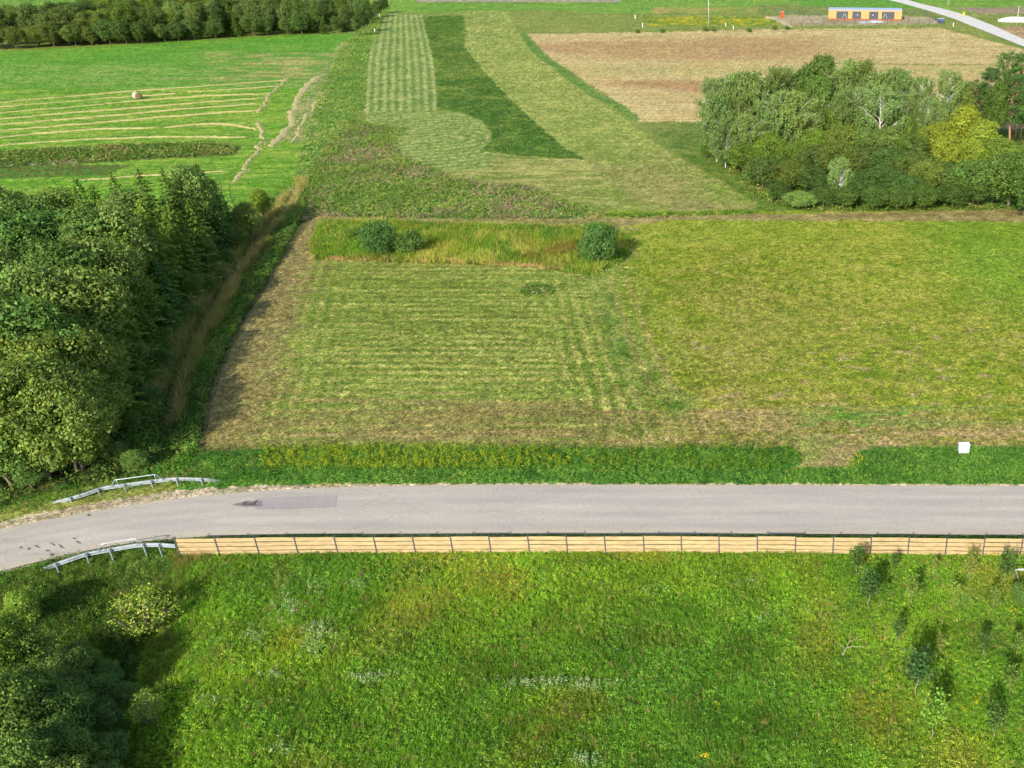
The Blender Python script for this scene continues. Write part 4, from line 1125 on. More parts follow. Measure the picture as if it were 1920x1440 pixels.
# ------------------------------------------------------------------ labels for the trees of the woods
def ordinal(n):
    small = ['', 'first', 'second', 'third', 'fourth', 'fifth', 'sixth', 'seventh', 'eighth', 'ninth', 'tenth', 'eleventh', 'twelfth', 'thirteenth', 'fourteenth', 'fifteenth', 'sixteenth', 'seventeenth', 'eighteenth', 'nineteenth', 'twentieth']
    if n <= 20: return small[n]
    tens = {2: 'twenty', 3: 'thirty', 4: 'forty'}
    return (tens[n // 10] + '-' + small[n % 10]) if n % 10 else {2: 'twentieth', 3: 'thirtieth', 4: 'fortieth'}[n // 10]
LOOK = {'mid': 'green', 'dark': 'dark green', 'deep': 'very dark', 'bright': 'bright green', 'olive': 'olive', 'yellow': 'yellow green', 'spruce': 'dark green', 'spruce_light': 'lighter green', 'blue': 'blue green',
        'birch': 'pale weeping', 'silver': 'silvery', 'pine': 'dark', 'willow': 'grey green', 'brown': 'brown'}
WORD = {'b': 'broadleaf tree', 's': 'spruce', 'k': 'birch', 'p': 'pine', 'u': 'shrub'}
AREAN = {'left': 'of the left wood', 'right': 'of the right grove', 'corner': 'of the bottom left clump', 'far': 'of the top left wood'}
GRP = {'left': 'trees of the wood along the ditch', 'right': 'trees of the grove on the right', 'corner': 'trees in the bottom left corner', 'far': 'trees of the wood at the top left'}
for t in TREES:
    if t['row'] == '' and t['area']:
        a = t['area']
        if a == 'left': t['row'] = ['front rank', 'second rank', 'third rank', 'fourth rank', 'fifth rank', 'back rank'][int(np.clip((t['Y'] - 58) / 10.5, 0, 5))]
        elif a == 'right': t['row'] = ['front rank', 'second rank', 'third rank', 'fourth rank', 'back rank'][int(np.clip((t['Y'] - 122) / 14, 0, 4))]
        else: t['row'] = ['front rank', 'middle rank', 'back rank'][int(np.clip((t['Y'] - 26) / 5.5, 0, 2))]
for t in list(TREES):
    if t['area'] and not t['label']:
        ppx, ppy = P(t['X'], t['Y'], t['H'] * 0.7)
        if ppx < -60 or ppx > 1960 or ppy < -40 or ppy > 1500:
            t['skip'] = True
keys = {}
for t in TREES:
    if t['area'] and not t['label']:
        keys.setdefault((t['area'], t['row'], t['kind'], LOOK[t['tint']]), []).append(t)
for (a, row, k, lk), ts in keys.items():
    ts.sort(key=lambda t: P(t['X'], t['Y'], t['H'])[0])
    for i, t in enumerate(ts):
        if len(ts) == 1: s = f"the only {lk} {WORD[k]} in the {row} {AREAN[a]}"
        else: s = f"{lk} {WORD[k]}, {ordinal(i + 1)} from left in {row} {AREAN[a]}"
        t['o']["label"] = s; t['o']["group"] = GRP[a]

# ------------------------------------------------------------------ ground vegetation (uncountable: one object per kind of cover)
def scatter(poly_px, dens, seed, z=0.0):
    r = np.random.default_rng(seed)
    Wp = W(poly_px)
    x0, y0 = Wp.min(0); x1, y1 = Wp.max(0)
    n = int((x1 - x0) * (y1 - y0) * dens)
    X = r.uniform(x0, x1, n); Y = r.uniform(y0, y1, n)
    m = inpoly(X, Y, Wp)
    return X[m], Y[m], r

def offroad(X, Y, d=2.75):
    return ~inpoly(X, Y, ROAD_POLY)

def leaves_for(X, Y, r, per, rad, h, size, colfn, upness=0.8, zb=None, low=0.1):
    n = len(X)
    Z = ground_z(X, Y) if zb is None else zb
    idx = np.repeat(np.arange(n), per)
    m = len(idx)
    hh = (h if np.isscalar(h) else h[idx])
    rr = (rad if np.isscalar(rad) else rad[idx])
    a = r.uniform(0, 6.283, m); q = np.sqrt(r.random(m))
    t = low + (1 - low) * r.random(m) ** 0.8
    c = np.stack([X[idx] + np.cos(a) * q * rr * (1.1 - 0.4 * t), Y[idx] + np.sin(a) * q * rr * (1.1 - 0.4 * t), Z[idx] + hh * t * (1 - 0.35 * q * q)], 1)
    nn = np.stack([np.cos(a) * q * 0.8, np.sin(a) * q * 0.8, np.full(m, upness)], 1) + r.normal(size=(m, 3)) * 0.45
    s = size * r.uniform(0.6, 1.4, m)
    V = leaf_quads(c, nn, s, s * 0.55, r)
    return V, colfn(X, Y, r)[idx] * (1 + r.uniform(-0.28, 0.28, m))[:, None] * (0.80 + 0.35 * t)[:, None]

def blades_for(X, Y, r, per, rad, h, wd, colfn, zb=None, lean=0.35):
    n = len(X)
    Z = ground_z(X, Y) if zb is None else zb
    idx = np.repeat(np.arange(n), per); m = len(idx)
    a = r.uniform(0, 6.283, m); q = r.random(m)
    hh = (h if np.isscalar(h) else h[idx]) * r.uniform(0.55, 1.15, m)
    bx = X[idx] + np.cos(a) * q * rad; by = Y[idx] + np.sin(a) * q * rad; bz = Z[idx] - 0.02
    b2 = r.uniform(0, 6.283, m)
    tx = bx + np.cos(b2) * hh * lean + np.cos(a) * hh * 0.2; ty = by + np.sin(b2) * hh * lean + np.sin(a) * hh * 0.2
    c = r.uniform(0, 6.283, m)
    dx, dy = np.cos(c) * wd, np.sin(c) * wd
    V = np.stack([np.stack([bx - dx, by - dy, bz], 1), np.stack([bx + dx, by + dy, bz], 1), np.stack([tx, ty, bz + hh], 1)], 1)
    return V, colfn(X, Y, r)[idx] * (1 + r.uniform(-0.3, 0.3, m))[:, None]

def palette(cols, weights, noise_seed=0, nscale=0.5, cl=0.0):
    cols = np.array([alb(c) for c in cols]) * np.array([1.95, 1.85, 1.5]); wts = np.array(weights, float)
    def f(X, Y, r):
        n = len(X)
        wv = np.repeat(wts[None, :], n, 0)
        for k in range(len(wts)):
            wv[:, k] *= np.exp(cl * (fbm(X * nscale, Y * nscale, noise_seed + k * 11, 2) - 0.5) * 6)
        wv /= wv.sum(1, keepdims=True)
        cs = wv.cumsum(1); u = r.random(n)[:, None]
        k = (u > cs).sum(1).clip(0, len(wts) - 1)
        return cols[k] * (0.88 + 0.24 * fbm(X * 0.3, Y * 0.3, noise_seed + 5, 2))[:, None]
    return f

def coverobj(name, parts, label=None, cat=None):
    """parts: list of (V,k-gon,col) joined in one object; triangles are stored as degenerate-free tris"""
    k4 = [p for p in parts if p[0].shape[1] == 4]; k3 = [p for p in parts if p[0].shape[1] == 3]
    n4 = sum(len(p[0]) for p in k4); n3 = sum(len(p[0]) for p in k3)
    V = []; C = []
    if k4: V.append(np.concatenate([p[0] for p in k4]).reshape(-1, 3)); C.append(np.concatenate([p[1] for p in k4]))
    if k3: V.append(np.concatenate([p[0] for p in k3]).reshape(-1, 3)); C.append(np.concatenate([p[1] for p in k3]))
    V = np.concatenate(V); C = np.concatenate(C)
    me = bpy.data.meshes.new(name)
    me.vertices.add(len(V)); me.vertices.foreach_set("co", V.astype(np.float32).reshape(-1))
    me.loops.add(len(V)); me.loops.foreach_set("vertex_index", np.arange(len(V), dtype=np.int32))
    me.polygons.add(n4 + n3)
    me.polygons.foreach_set("loop_start", np.concatenate([np.arange(n4) * 4, n4 * 4 + np.arange(n3) * 3]).astype(np.int32))
    me.update(calc_edges=True)
    a = me.attributes.new("tone", 'FLOAT_COLOR', 'FACE')
    c = np.ones((len(C), 4), np.float32); c[:, :3] = C
    a.data.foreach_set("color", c.reshape(-1))
    me.materials.append(M_herb)
    o = bpy.data.objects.new(name, me); link(o)
    tag(o, label, cat, kind="stuff")
    return o

# near meadow
MEADOW = [(318, 1030), (700, 1026), (2150, 1030), (2150, 1640), (120, 1640), (200, 1400), (250, 1250), (290, 1120)]
parts = []
X, Y, r = scatter(MEADOW, 52, 101)
hm = 0.16 + 0.16 * fbm(X * 0.35, Y * 0.35, 71, 2)
def drift(f):
    def g(X, Y, r):
        c = f(X, Y, r).copy()
        gx_, gy_ = P(X, Y)
        low = np.exp(-((gx_ - 620) / 230) ** 2 - ((gy_ - 1150) / 90) ** 2) + 0.7 * np.exp(-((gx_ - 1150) / 250) ** 2 - ((gy_ - 1230) / 45) ** 2)
        a = np.clip((fbm(X * 0.11, Y * 0.13, 501, 3) - 0.5) * 4 - low * 0.55 + 0.35 * sm(1300, 1420, gy_), -1.2, 1); b = np.clip((fbm(X * 0.45, Y * 0.5, 502, 3) - 0.5) * 4, -1, 1)
        d = np.clip((fbm(X * 0.2, Y * 0.2, 503, 2) - 0.58) * 6, 0, 1)
        c *= (1.03 + 0.18 * a + 0.19 * b)[:, None]
        c[:, 0] *= 1 + 0.12 * a + 0.28 * d; c[:, 1] *= 1 - 0.12 * d; c[:, 2] *= 1 - 0.12 * a + 0.2 * d
        return c
    return g
mead = palette([(106, 152, 46), (126, 166, 54), (92, 136, 44), (120, 138, 64)], [4, 3, 2.0, 1.4], 200, 0.35, 0.8)
parts.append(blades_for(X, Y, r, 9, 0.12, hm * (1 - 0.35 * sm(1480, 1620, P(X, Y)[0])), 0.016, drift(mead)))
X, Y, r = scatter(MEADOW, 24, 102)
k = fbm(X * 0.5, Y * 0.5, 72, 2) + r.uniform(-0.22, 0.22, len(X)) > 0.44
X, Y = X[k], Y[k]
weed = palette([(112, 156, 46), (126, 168, 52), (100, 146, 46), (136, 164, 72), (92, 140, 66)], [4, 2.4, 2.4, 0.6, 0.8], 230, 0.5, 0.9)
hw = (0.16 + 0.24 * r.random(len(X)) * (0.5 + fbm(X * 0.3, Y * 0.3, 73, 2))) * (1 - 0.4 * sm(1480, 1620, P(X, Y)[0]))
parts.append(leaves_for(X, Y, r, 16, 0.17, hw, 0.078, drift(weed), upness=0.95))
# pale flowering weeds in loose drifts
for (cx, cy, rx, ry, n) in [(540, 1145, 26, 26, 60), (600, 1190, 30, 20, 90), (590, 1220, 22, 10, 40), (480, 1195, 20, 14, 30), (600, 1105, 16, 20, 30), (515, 1270, 16, 8, 26), (690, 1275, 50, 9, 70), (1010, 1285, 75, 9, 110), (1110, 1290, 60, 9, 60),
                            (400, 1315, 20, 10, 14), (1400, 1095, 30, 8, 14), (1800, 1130, 20, 10, 20), (1440, 1165, 22, 8, 16), (670, 1100, 18, 12, 30), (1230, 1110, 24, 8, 14), (1100, 1430, 30, 14, 60), (530, 1405, 18, 10, 24)]:
    r = np.random.default_rng(int(cx * 7 + cy))
    pts = np.array([G(cx + r.normal() * rx * .6, cy + r.normal() * ry * .6) for _ in range(n)])
    parts.append(leaves_for(pts[:, 0], pts[:, 1], r, 9, 0.14, 0.42, 0.075, palette([(104, 146, 84), (132, 162, 104), (164, 176, 136)], [2, 2, 1.4], 5)))
    parts.append(leaves_for(pts[::2, 0], pts[::2, 1], r, 4, 0.12, 0.54, 0.05, palette([(205, 208, 190), (176, 186, 160)], [1, 2], 5), low=0.85))
# scattered small yellow and white flowers
for (cx, cy, rx, ry, n, cc) in [(1620, 1055, 22, 8, 26, (226, 196, 40)), (1668, 1278, 7, 7, 14, (176, 176, 34)), (1830, 1322, 7, 10, 18, (176, 176, 34)), (1805, 1340, 5, 4, 8, (176, 176, 34)), (1828, 1392, 6, 8, 10, (176, 176, 34)), (1344, 1330, 5, 4, 6, (176, 176, 34)),
                                (1900, 1155, 8, 14, 12, (226, 196, 40)), (1563, 1400, 8, 4, 6, (176, 176, 34)), (1125, 1090, 4, 4, 5, (176, 176, 34)), (1325, 1425, 8, 4, 8, (230, 190, 30)), (1850, 1050, 30, 5, 12, (220, 190, 50))]:
    r = np.random.default_rng(int(cx * 3 + cy))
    pts = np.array([G(cx + r.normal() * rx * .6, cy + r.normal() * ry * .6) for _ in range(n)])
    parts.append(leaves_for(pts[:, 0], pts[:, 1], r, 5, 0.07, 0.5, 0.06, palette([cc], [1]), low=0.8))
X, Y, r = scatter(MEADOW, 0.35, 107)
parts.append(leaves_for(X, Y, r, 3, 0.05, 0.42, 0.05, palette([(214, 212, 196), (220, 196, 70), (170, 140, 110), (190, 180, 200)], [2, .8, 1.6, .5]), low=0.8))
X, Y, r = scatter(MEADOW, 0.9, 108)
parts.append(blades_for(X, Y, r, 12, 0.10, 0.45, 0.010, palette([(168, 158, 100), (140, 122, 84)], [1, 1])))
coverobj("meadow_grass", parts)

# bank below the near guardrail and bottom left undergrowth
BANK = [(-300, 1130), (0, 1082), (85, 1058), (200, 1033), (300, 1020), (325, 1034), (300, 1120), (255, 1260), (200, 1420), (120, 1640), (-300, 1640)]
X, Y, r = scatter(BANK, 26, 111)
parts = [blades_for(X, Y, r, 9, 0.14, 0.32 + 0.25 * fbm(X * .5, Y * .5, 75, 2), 0.014, palette([(78, 116, 42), (104, 134, 54), (128, 128, 74), (58, 88, 34)], [3, 2, 1.2, 2], 240, 0.5, 1.0))]
X, Y, r = scatter(BANK, 9, 112)
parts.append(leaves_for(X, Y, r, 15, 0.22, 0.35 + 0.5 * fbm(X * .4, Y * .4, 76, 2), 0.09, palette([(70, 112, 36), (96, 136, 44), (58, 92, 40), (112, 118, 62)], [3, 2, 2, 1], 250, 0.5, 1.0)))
# brown reedy line at the meadow's left edge
sp = W([(330, 1040), (318, 1110), (300, 1200), (270, 1300), (225, 1430), (180, 1600)])
r = np.random.default_rng(5)
t = r.uniform(0, 1, 420); dd = np.linspace(0, 1, len(sp))
X = np.interp(t, dd, sp[:, 0]) + r.normal(size=420) * 0.45; Y = np.interp(t, dd, sp[:, 1]) + r.normal(size=420) * 0.3
parts.append(blades_for(X, Y, r, 12, 0.14, 0.6, 0.013, palette([(128, 128, 72), (104, 116, 56), (92, 124, 50)], [1, 2, 2])))
X, Y, r = scatter([(330, 1030), (400, 1030), (400, 1052), (330, 1058)], 30, 113)
parts.append(blades_for(X, Y, r, 10, 0.12, 0.6, 0.013, palette([(146, 134, 86), (100, 124, 54)], [2, 1])))
coverobj("undergrowth", parts)

# roadside verge on the far side, with goldenrod
parts = []
vg = palette([(84, 130, 50), (108, 152, 62), (70, 112, 50), (128, 156, 66)], [3, 3, 2, 1], 260, 0.4, 0.9)
for pl, h, s in ((VERGE, 0.34, 121), (RVERGE, 0.30, 122)):
    X, Y, r = scatter(pl, 22, s)
    k = offroad(X, Y); X, Y = X[k], Y[k]
    parts.append(leaves_for(X, Y, r, 11, 0.17, h * (0.6 + 0.7 * fbm(X * .6, Y * .6, 77, 2)), 0.085, vg))
X, Y, r = scatter([(300, 880), (375, 846), (500, 838), (520, 900), (480, 908), (330, 912), (210, 925), (90, 950), (0, 968), (-200, 1010), (-200, 990), (0, 948), (110, 922), (200, 905)], 22, 123)
k = offroad(X, Y); X, Y = X[k], Y[k]
parts.append(leaves_for(X, Y, r, 12, 0.2, 0.35 + 0.5 * fbm(X * .6, Y * .6, 78, 2), 0.09, palette([(64, 118, 36), (92, 144, 46), (54, 98, 36), (120, 126, 66)], [3, 2, 2, .8], 270, .5, 1.)))
X, Y, r = scatter(GOLDEN, 20, 124)
px_, py_ = P(X, Y)
hg = 0.62 * (0.7 + 0.6 * fbm(X * .7, Y * .7, 79, 2))
dark = palette([(84, 122, 34), (110, 142, 38), (66, 104, 36), (126, 148, 44)], [3, 2.5, 1.5, 1], 280, .5, .8)
parts.append(leaves_for(X, Y, r, 14, 0.17, hg, 0.085, dark))
gm = (r.random(len(X)) < 1.5 * np.exp(-((px_ - 720) / 260) ** 2) * (0.5 + fbm(X * .5, Y * .5, 80, 2))) & (py_ > 842)
parts.append(leaves_for(X[gm], Y[gm], r, 9, 0.15, hg[gm] * 1.12, 0.065, palette([(158, 164, 30), (140, 156, 34), (176, 172, 30)], [3, 3, 1.5]), low=0.72))
for i, (cx, cy) in enumerate([(943, 870), (975, 868), (1015, 868), (1035, 870), (1045, 866), (1068, 868), (1105, 875), (990, 860), (1608, 865), (1612, 878), (1615, 872), (870, 872), (905, 860)]):
    rr_ = np.random.default_rng(900 + i); pts = np.array([G(cx + rr_.normal() * 3, cy + rr_.normal() * 2) for _ in range(6)])
    parts.append(leaves_for(pts[:, 0], pts[:, 1], rr_, 6, 0.08, 0.75, 0.07, palette([(176, 176, 34)], [1]), low=0.8))
pm = (px_ > 1050) & (px_ < 1240) & (r.random(len(X)) < 0.2) & (py_ < 862)
parts.append(leaves_for(X[pm], Y[pm], r, 6, 0.14, hg[pm] * 1.1, 0.06, palette([(150, 142, 118), (132, 126, 96)], [1, 1]), low=0.75))
coverobj("verge_plants", parts)

# near verge strip between road and fence
X, Y, r = scatter([(345, 1012), (500, 1004), (2200, 1005), (2200, 1036), (345, 1036)], 28, 131)
k = offroad(X, Y); X, Y = X[k], Y[k]
coverobj("roadside_grass", [blades_for(X, Y, r, 8, 0.12, 0.16, 0.014, palette([(70, 110, 36), (96, 128, 50)], [2, 1]))])

# ditch reeds
parts = []
X, Y, r = scatter(DITCHBAND, 17, 141)
py_d = P(X, Y)[1]
d1, _ = polydist(X, Y, DITCH)
core = (d1 + (fbm(X * .5, Y * .5, 88, 2) - .5) * 2.2 < np.interp(py_d, [420, 600, 700, 820], [1.5, 1.6, 1.0, 1.0])) & (py_d < 800 - 60 * r.random(len(X)))
brn = palette([(156, 148, 92), (140, 140, 78), (176, 162, 116), (112, 132, 64)], [3, 2, 1.6, 2.2], 290, .3, .8)
parts.append(blades_for(X[core & (d1 > 0.5)], Y[core & (d1 > 0.5)], r, 13, 0.24, 1.25, 0.030, brn))
grn = palette([(76, 116, 44), (104, 140, 56), (126, 138, 76), (60, 96, 40)], [3, 2.4, 1.4, 1.5], 300, .4, 1.)
kk = (~core) | (r.random(len(X)) < 0.3)
parts.append(leaves_for(X[kk], Y[kk], r, 13, 0.26, 0.35 + 0.75 * fbm(X[kk] * .4, Y[kk] * .4, 81, 2), 0.14, grn))
X, Y, r = scatter(WOODFLOOR, 2.2, 142)
k = (X > G(-120, 700)[0] - 30)
parts.append(leaves_for(X[k], Y[k], r, 14, 0.4, 0.9, 0.2, palette([(72, 106, 44), (98, 126, 52)], [1, 1])))
X, Y, r = scatter([(450, 445), (372, 520), (302, 610), (245, 700), (225, 860), (290, 880), (300, 800), (322, 700), (365, 610), (425, 515), (480, 445)], 2.2, 143)
parts.append(leaves_for(X, Y, r, 34, 0.55, 0.7 + 1.2 * fbm(X * .4, Y * .4, 90, 2), 0.17, palette([(84, 124, 48), (104, 140, 56), (70, 106, 44), (126, 140, 66)], [2, 2, 1.5, .8], 295, .4, 1.)))
coverobj("ditch_reeds", parts)

# reed bed
parts = []
X, Y, r = scatter(POND, 9, 151)
px_, py_ = P(X, Y)
edge = np.clip(np.minimum(py_ - np.interp(px_, [580, 700, 900, 1090, 1185], [418, 417, 425, 429, 440]), 30) / 30, 0, 1)
yel = palette([(136, 154, 58), (168, 170, 88), (110, 142, 48), (124, 110, 56), (86, 128, 44)], [3, 2.0, 3, 0.7, 2], 310, .28, 1.4)
parts.append(blades_for(X, Y, r, 12, 0.25, 0.55 + 0.5 * fbm(X * .3, Y * .3, 82, 2), 0.032, yel))
k = (edge < 0.35) | (px_ < 660) | (py_ > 497)
parts.append(leaves_for(X[k], Y[k], r, 8, 0.3, 0.5, 0.2, palette([(74, 124, 40), (100, 142, 48), (118, 138, 40)], [3, 2, 1], 320, .3, 1.)))
X, Y, r = scatter([(588, 470), (600, 425), (650, 418), (700, 425), (690, 480), (640, 486), (592, 484)], 5, 153)
parts.append(leaves_for(X, Y, r, 26, 0.5, 0.7, 0.16, palette([(92, 142, 42), (120, 154, 46), (80, 126, 44)], [2, 1.4, 1.4], 321, .3, 1.)))
X, Y, r = scatter([(700, 420), (900, 426), (1090, 431), (1120, 424), (1150, 432), (1150, 445), (1090, 448), (900, 440), (700, 434)], 4, 154)
parts.append(leaves_for(X, Y, r, 20, 0.5, 0.8, 0.16, palette([(84, 130, 44), (108, 142, 48), (124, 120, 58)], [2, 1.4, .8], 322, .3, 1.)))
X, Y, r = scatter([(1040, 492), (1110, 492), (1180, 470), (1165, 500), (1110, 520), (1060, 512)], 6, 155)
parts.append(leaves_for(X, Y, r, 14, 0.35, 0.35, 0.15, palette([(84, 134, 44), (150, 156, 84)], [2, 1.], 323, .3, 1.)))
X, Y, r = scatter([(570, 483), (640, 488), (760, 491), (900, 495), (1060, 508), (1060, 503), (900, 489), (760, 486), (640, 482)], 9, 152)
parts.append(blades_for(X, Y, r, 12, 0.25, 0.5, 0.035, palette([(196, 172, 128), (178, 158, 110)], [1, 1])))
coverobj("reed_bed", parts)

# rough weeds, hollow patch, wedge and the weedy field strip
parts = []
X, Y, r = scatter(ROUGH, 5.5, 161)
rw = palette([(104, 134, 58), (132, 154, 76), (92, 120, 52), (152, 136, 116)], [3, 2.8, 1.6, 1.9], 330, .16, 1.5)
parts.append(leaves_for(X, Y, r, 10, 0.34, 0.22 + 0.42 * fbm(X * .25, Y * .25, 83, 2), 0.18, rw))
X, Y, r = scatter([(1140, 404), (1420, 396), (1420, 402), (1140, 410)], 6, 162)
parts.append(leaves_for(X, Y, r, 9, 0.3, 0.5, 0.22, palette([(70, 116, 40), (92, 132, 46)], [1, 1])))
X, Y, r = scatter([(968, 545), (985, 535), (1010, 532), (1036, 540), (1042, 550), (1020, 556), (980, 555)], 14, 163)
parts.append(leaves_for(X, Y, r, 10, 0.25, 0.45, 0.16, palette([(76, 112, 48), (100, 134, 58), (160, 142, 122)], [3, 2, .8])))
X, Y, r = scatter(MARGIN, 2.4, 164)
parts.append(leaves_for(X, Y, r, 9, 0.4, 0.34, 0.22, palette([(94, 136, 56), (132, 158, 78)], [1, 1], 340, .2, 1.2)))
X, Y, r = scatter([(-100, 292), (0, 286), (250, 272), (400, 269), (450, 276), (440, 290), (300, 297), (0, 316), (-100, 322)], 3, 165)
parts.append(leaves_for(X, Y, r, 8, 0.4, 0.6, 0.3, palette([(84, 116, 48), (112, 134, 66), (136, 122, 84)], [3, 2, 1], 350, .2, 1.2)))
X, Y, r = scatter(TRI, 1.0, 166)
parts.append(leaves_for(X, Y, r, 6, 0.45, 0.15, 0.24, palette([(78, 114, 40), (108, 134, 54), (90, 122, 44)], [2, 1, 1], 360, .12, 1.5)))
X, Y, r = scatter([(1320, 232), (1960, 250), (1960, 392), (1500, 398), (1410, 372), (1350, 300)], 1.4, 167)
parts.append(leaves_for(X, Y, r, 8, 0.5, 0.7, 0.28, palette([(78, 114, 44), (102, 132, 52), (140, 140, 80)], [2, 1.5, .8], 370, .2, 1.2)))
coverobj("rough_weeds", parts)

# short grass of the mown fields close to the camera: stubble tufts that break the surface
FIELD_T = [(600, 500), (1920, 430), (2100, 430), (2300, 850), (380, 848), (470, 620)]
X, Y, r = scatter(FIELD_T, 9, 171)
px_, py_ = P(X, Y)
keepm = (py_ < 832)
X, Y = X[keepm], Y[keepm]
cg, _ = paint(X, Y)
cg = alb(cg)
def fieldcol(Xa, Ya, r): return cg * r.choice([0.62, 1.0, 1.3, 1.75], len(cg), p=[.2, .3, .3, .2])[:, None]
coverobj("mown_grass", [blades_for(X, Y, r, 6, 0.16, 0.11, 0.03, fieldcol, lean=1.1)])

# ------------------------------------------------------------------ hay windrows and bale
M_straw = plainmat("dry_hay", tuple(alb((190, 180, 116))), 0.95, vary=0.25, scale=4, bump=0.8)
WIND = [
    ([(-80, 202), (0, 192), (130, 181), (260, 170), (400, 161), (535, 151)], "uppermost hay windrow, running above the round bale"),
    ([(352, 173), (420, 169), (505, 164), (522, 160)], "short hay windrow starting right of the round bale"),
    ([(-80, 220), (0, 212), (130, 202), (260, 189), (380, 180), (505, 176)], "hay windrow passing just below the round bale"),
    ([(-80, 232), (0, 223), (150, 211), (300, 198), (420, 189), (498, 184)], "second hay windrow below the round bale"),
    ([(-80, 242), (0, 234), (150, 222), (300, 208), (400, 200), (490, 195)], "third hay windrow below the round bale"),
    ([(-80, 255), (0, 246), (150, 233), (300, 220), (400, 212), (484, 207)], "fourth hay windrow below the round bale"),
    ([(-80, 268), (0, 258), (100, 248), (200, 241), (290, 240)], "lower hay windrow ending in the middle of the left field"),
    ([(310, 240), (345, 234), (400, 231), (450, 235), (484, 243)], "bent hay windrow swelling in the middle, joining the curved heap"),
    ([(-80, 282), (0, 273), (120, 264), (240, 258), (350, 257), (460, 258)], "lowest hay windrow beside the weedy strip"),
    ([(541, 145), (520, 165), (500, 188), (484, 212)], "slanting hay windrow closing the ends of the long ones"),
    ([(486, 228), (492, 245), (492, 265), (478, 290), (462, 312), (438, 345)], "curved hay windrow running down to the left wood"),
    ([(600, 142), (578, 158), (560, 182), (548, 212), (549, 232), (535, 245), (512, 275)], "broken hay windrow parallel to the field's right edge"),
    ([(-80, 209), (0, 201), (120, 192), (230, 182), (330, 176)], "faint hay windrow just left of and below the round bale"),
    ([(610, 168), (596, 190), (578, 215), (560, 245), (546, 268)], "straight hay windrow nearest the weedy margin"),
    ([(135, 340), (240, 332), (300, 327), (420, 322)], "short hay windrow half hidden behind the left wood"),
]
def hay_at(pts_px, wdt, name, label, group, seed):
    r = np.random.default_rng(seed)
    Q = W(pts_px)
    d = np.r_[0, np.cumsum(np.hypot(*np.diff(Q, axis=0).T))]
    n = max(4, int(d[-1] / 0.9)); t = np.linspace(0, d[-1], n)
    C = np.stack([np.interp(t, d, Q[:, 0]), np.interp(t, d, Q[:, 1])], 1)
    ker = np.ones(7) / 7
    if n > 10:
        for k in range(2):
            C[3:-3, k] = np.convolve(C[:, k], ker, 'valid')
    T = np.gradient(C, axis=0); T = T / np.hypot(T[:, 0], T[:, 1])[:, None]
    Nn = np.stack([-T[:, 1], T[:, 0]], 1)
    wob = (fbm(t * .35, t * 0, seed, 2) - .5) * 1.2
    prof = [(-1, -0.04), (-0.6, 0.5), (-0.1, 1.0), (0.45, 0.62), (1, -0.04)]
    vs = []
    for i in range(n):
        wv = wdt * (0.7 + 0.7 * float(vn(np.array([t[i] * .8]), np.array([3.0]), seed)[0])) * min(1, 0.25 + min(i, n - 1 - i) * 0.35)
        for (a, h) in prof:
            j = r.normal() * 0.08
            p = C[i] + Nn[i] * (a * wv + wob[i] + j)
            vs.append((p[0], p[1], 0.16 * h * (0.7 + r.random() * 0.7) - (0.14 if h < 0 else 0)))
    k = len(prof)
    fs = [(i * k + j, (i + 1) * k + j, (i + 1) * k + j + 1, i * k + j + 1) for i in range(n - 1) for j in range(k - 1)]
    fs.append(tuple(range(k))); fs.append(tuple(range((n - 1) * k, n * k))[::-1])
    mb = MB(); mb.poly(vs, fs)
    # loose straws
    for i in range(n * 5):
        s = r.integers(0, n)
        p = C[s] + Nn[s] * (wob[s] + r.normal() * wdt * 0.8); a = r.uniform(0, 6.28); L = r.uniform(.15, .5)
        q = (p[0] + math.cos(a) * L, p[1] + math.sin(a) * L)
        mb.poly([(p[0], p[1], 0.03), (q[0], q[1], 0.08 + r.random() * 0.15), (q[0] + .07, q[1] + .05, 0.05)], [(0, 1, 2)])
    o = mb.build(name, M_straw)
    return tag(o, label, "hay windrow", group)
for i, (pts, lb) in enumerate(WIND):
    hay_at(pts, 0.5 if i != 11 else 1.0, "hay_windrow", lb, "windrows of raked hay on the left field", 400 + i)

bq = G(259, 186)
bale = empty("hay_bale", (bq[0], bq[1], 0), "round pale hay bale lying alone between two windrows", "hay bale", rz=math.radians(-35))
mb = MB(); n = 28
for s, x in ((0, -0.62), (1, 0.62)): pass
ringv = []
for x, rr_ in ((-0.62, 0.0), (-0.63, 0.35), (-0.62, 0.66), (-0.56, 0.73), (0.0, 0.75), (0.56, 0.73), (0.62, 0.66), (0.63, 0.35), (0.62, 0.0)):
    ringv.append([(x, math.cos(2 * math.pi * j / n) * rr_, 0.72 + math.sin(2 * math.pi * j / n) * rr_) for j in range(n)])
vs = [v for rg_ in ringv for v in rg_]
mb.poly(vs, [(i * n + j, i * n + (j + 1) % n, (i + 1) * n + (j + 1) % n, (i + 1) * n + j) for i in range(len(ringv) - 1) for j in range(n)])
mb.build("hay_roll", plainmat("baled_hay", tuple(alb((178, 152, 110))), 0.95, vary=0.3, scale=7, bump=0.8), bale, smooth=True)
mb = MB()
rg2 = []
for x in (-0.57, 0.57):
    rg2 += [(x, math.cos(2 * math.pi * j / n) * 0.762, 0.72 + math.sin(2 * math.pi * j / n) * 0.762) for j in range(n)]
mb.poly(rg2, [(j, (j + 1) % n, n + (j + 1) % n, n + j) for j in range(n)])
mb.build("net_wrap", plainmat("net_wrap", tuple(alb((214, 206, 180))), 0.8, vary=0.12, scale=8), bale, smooth=True)

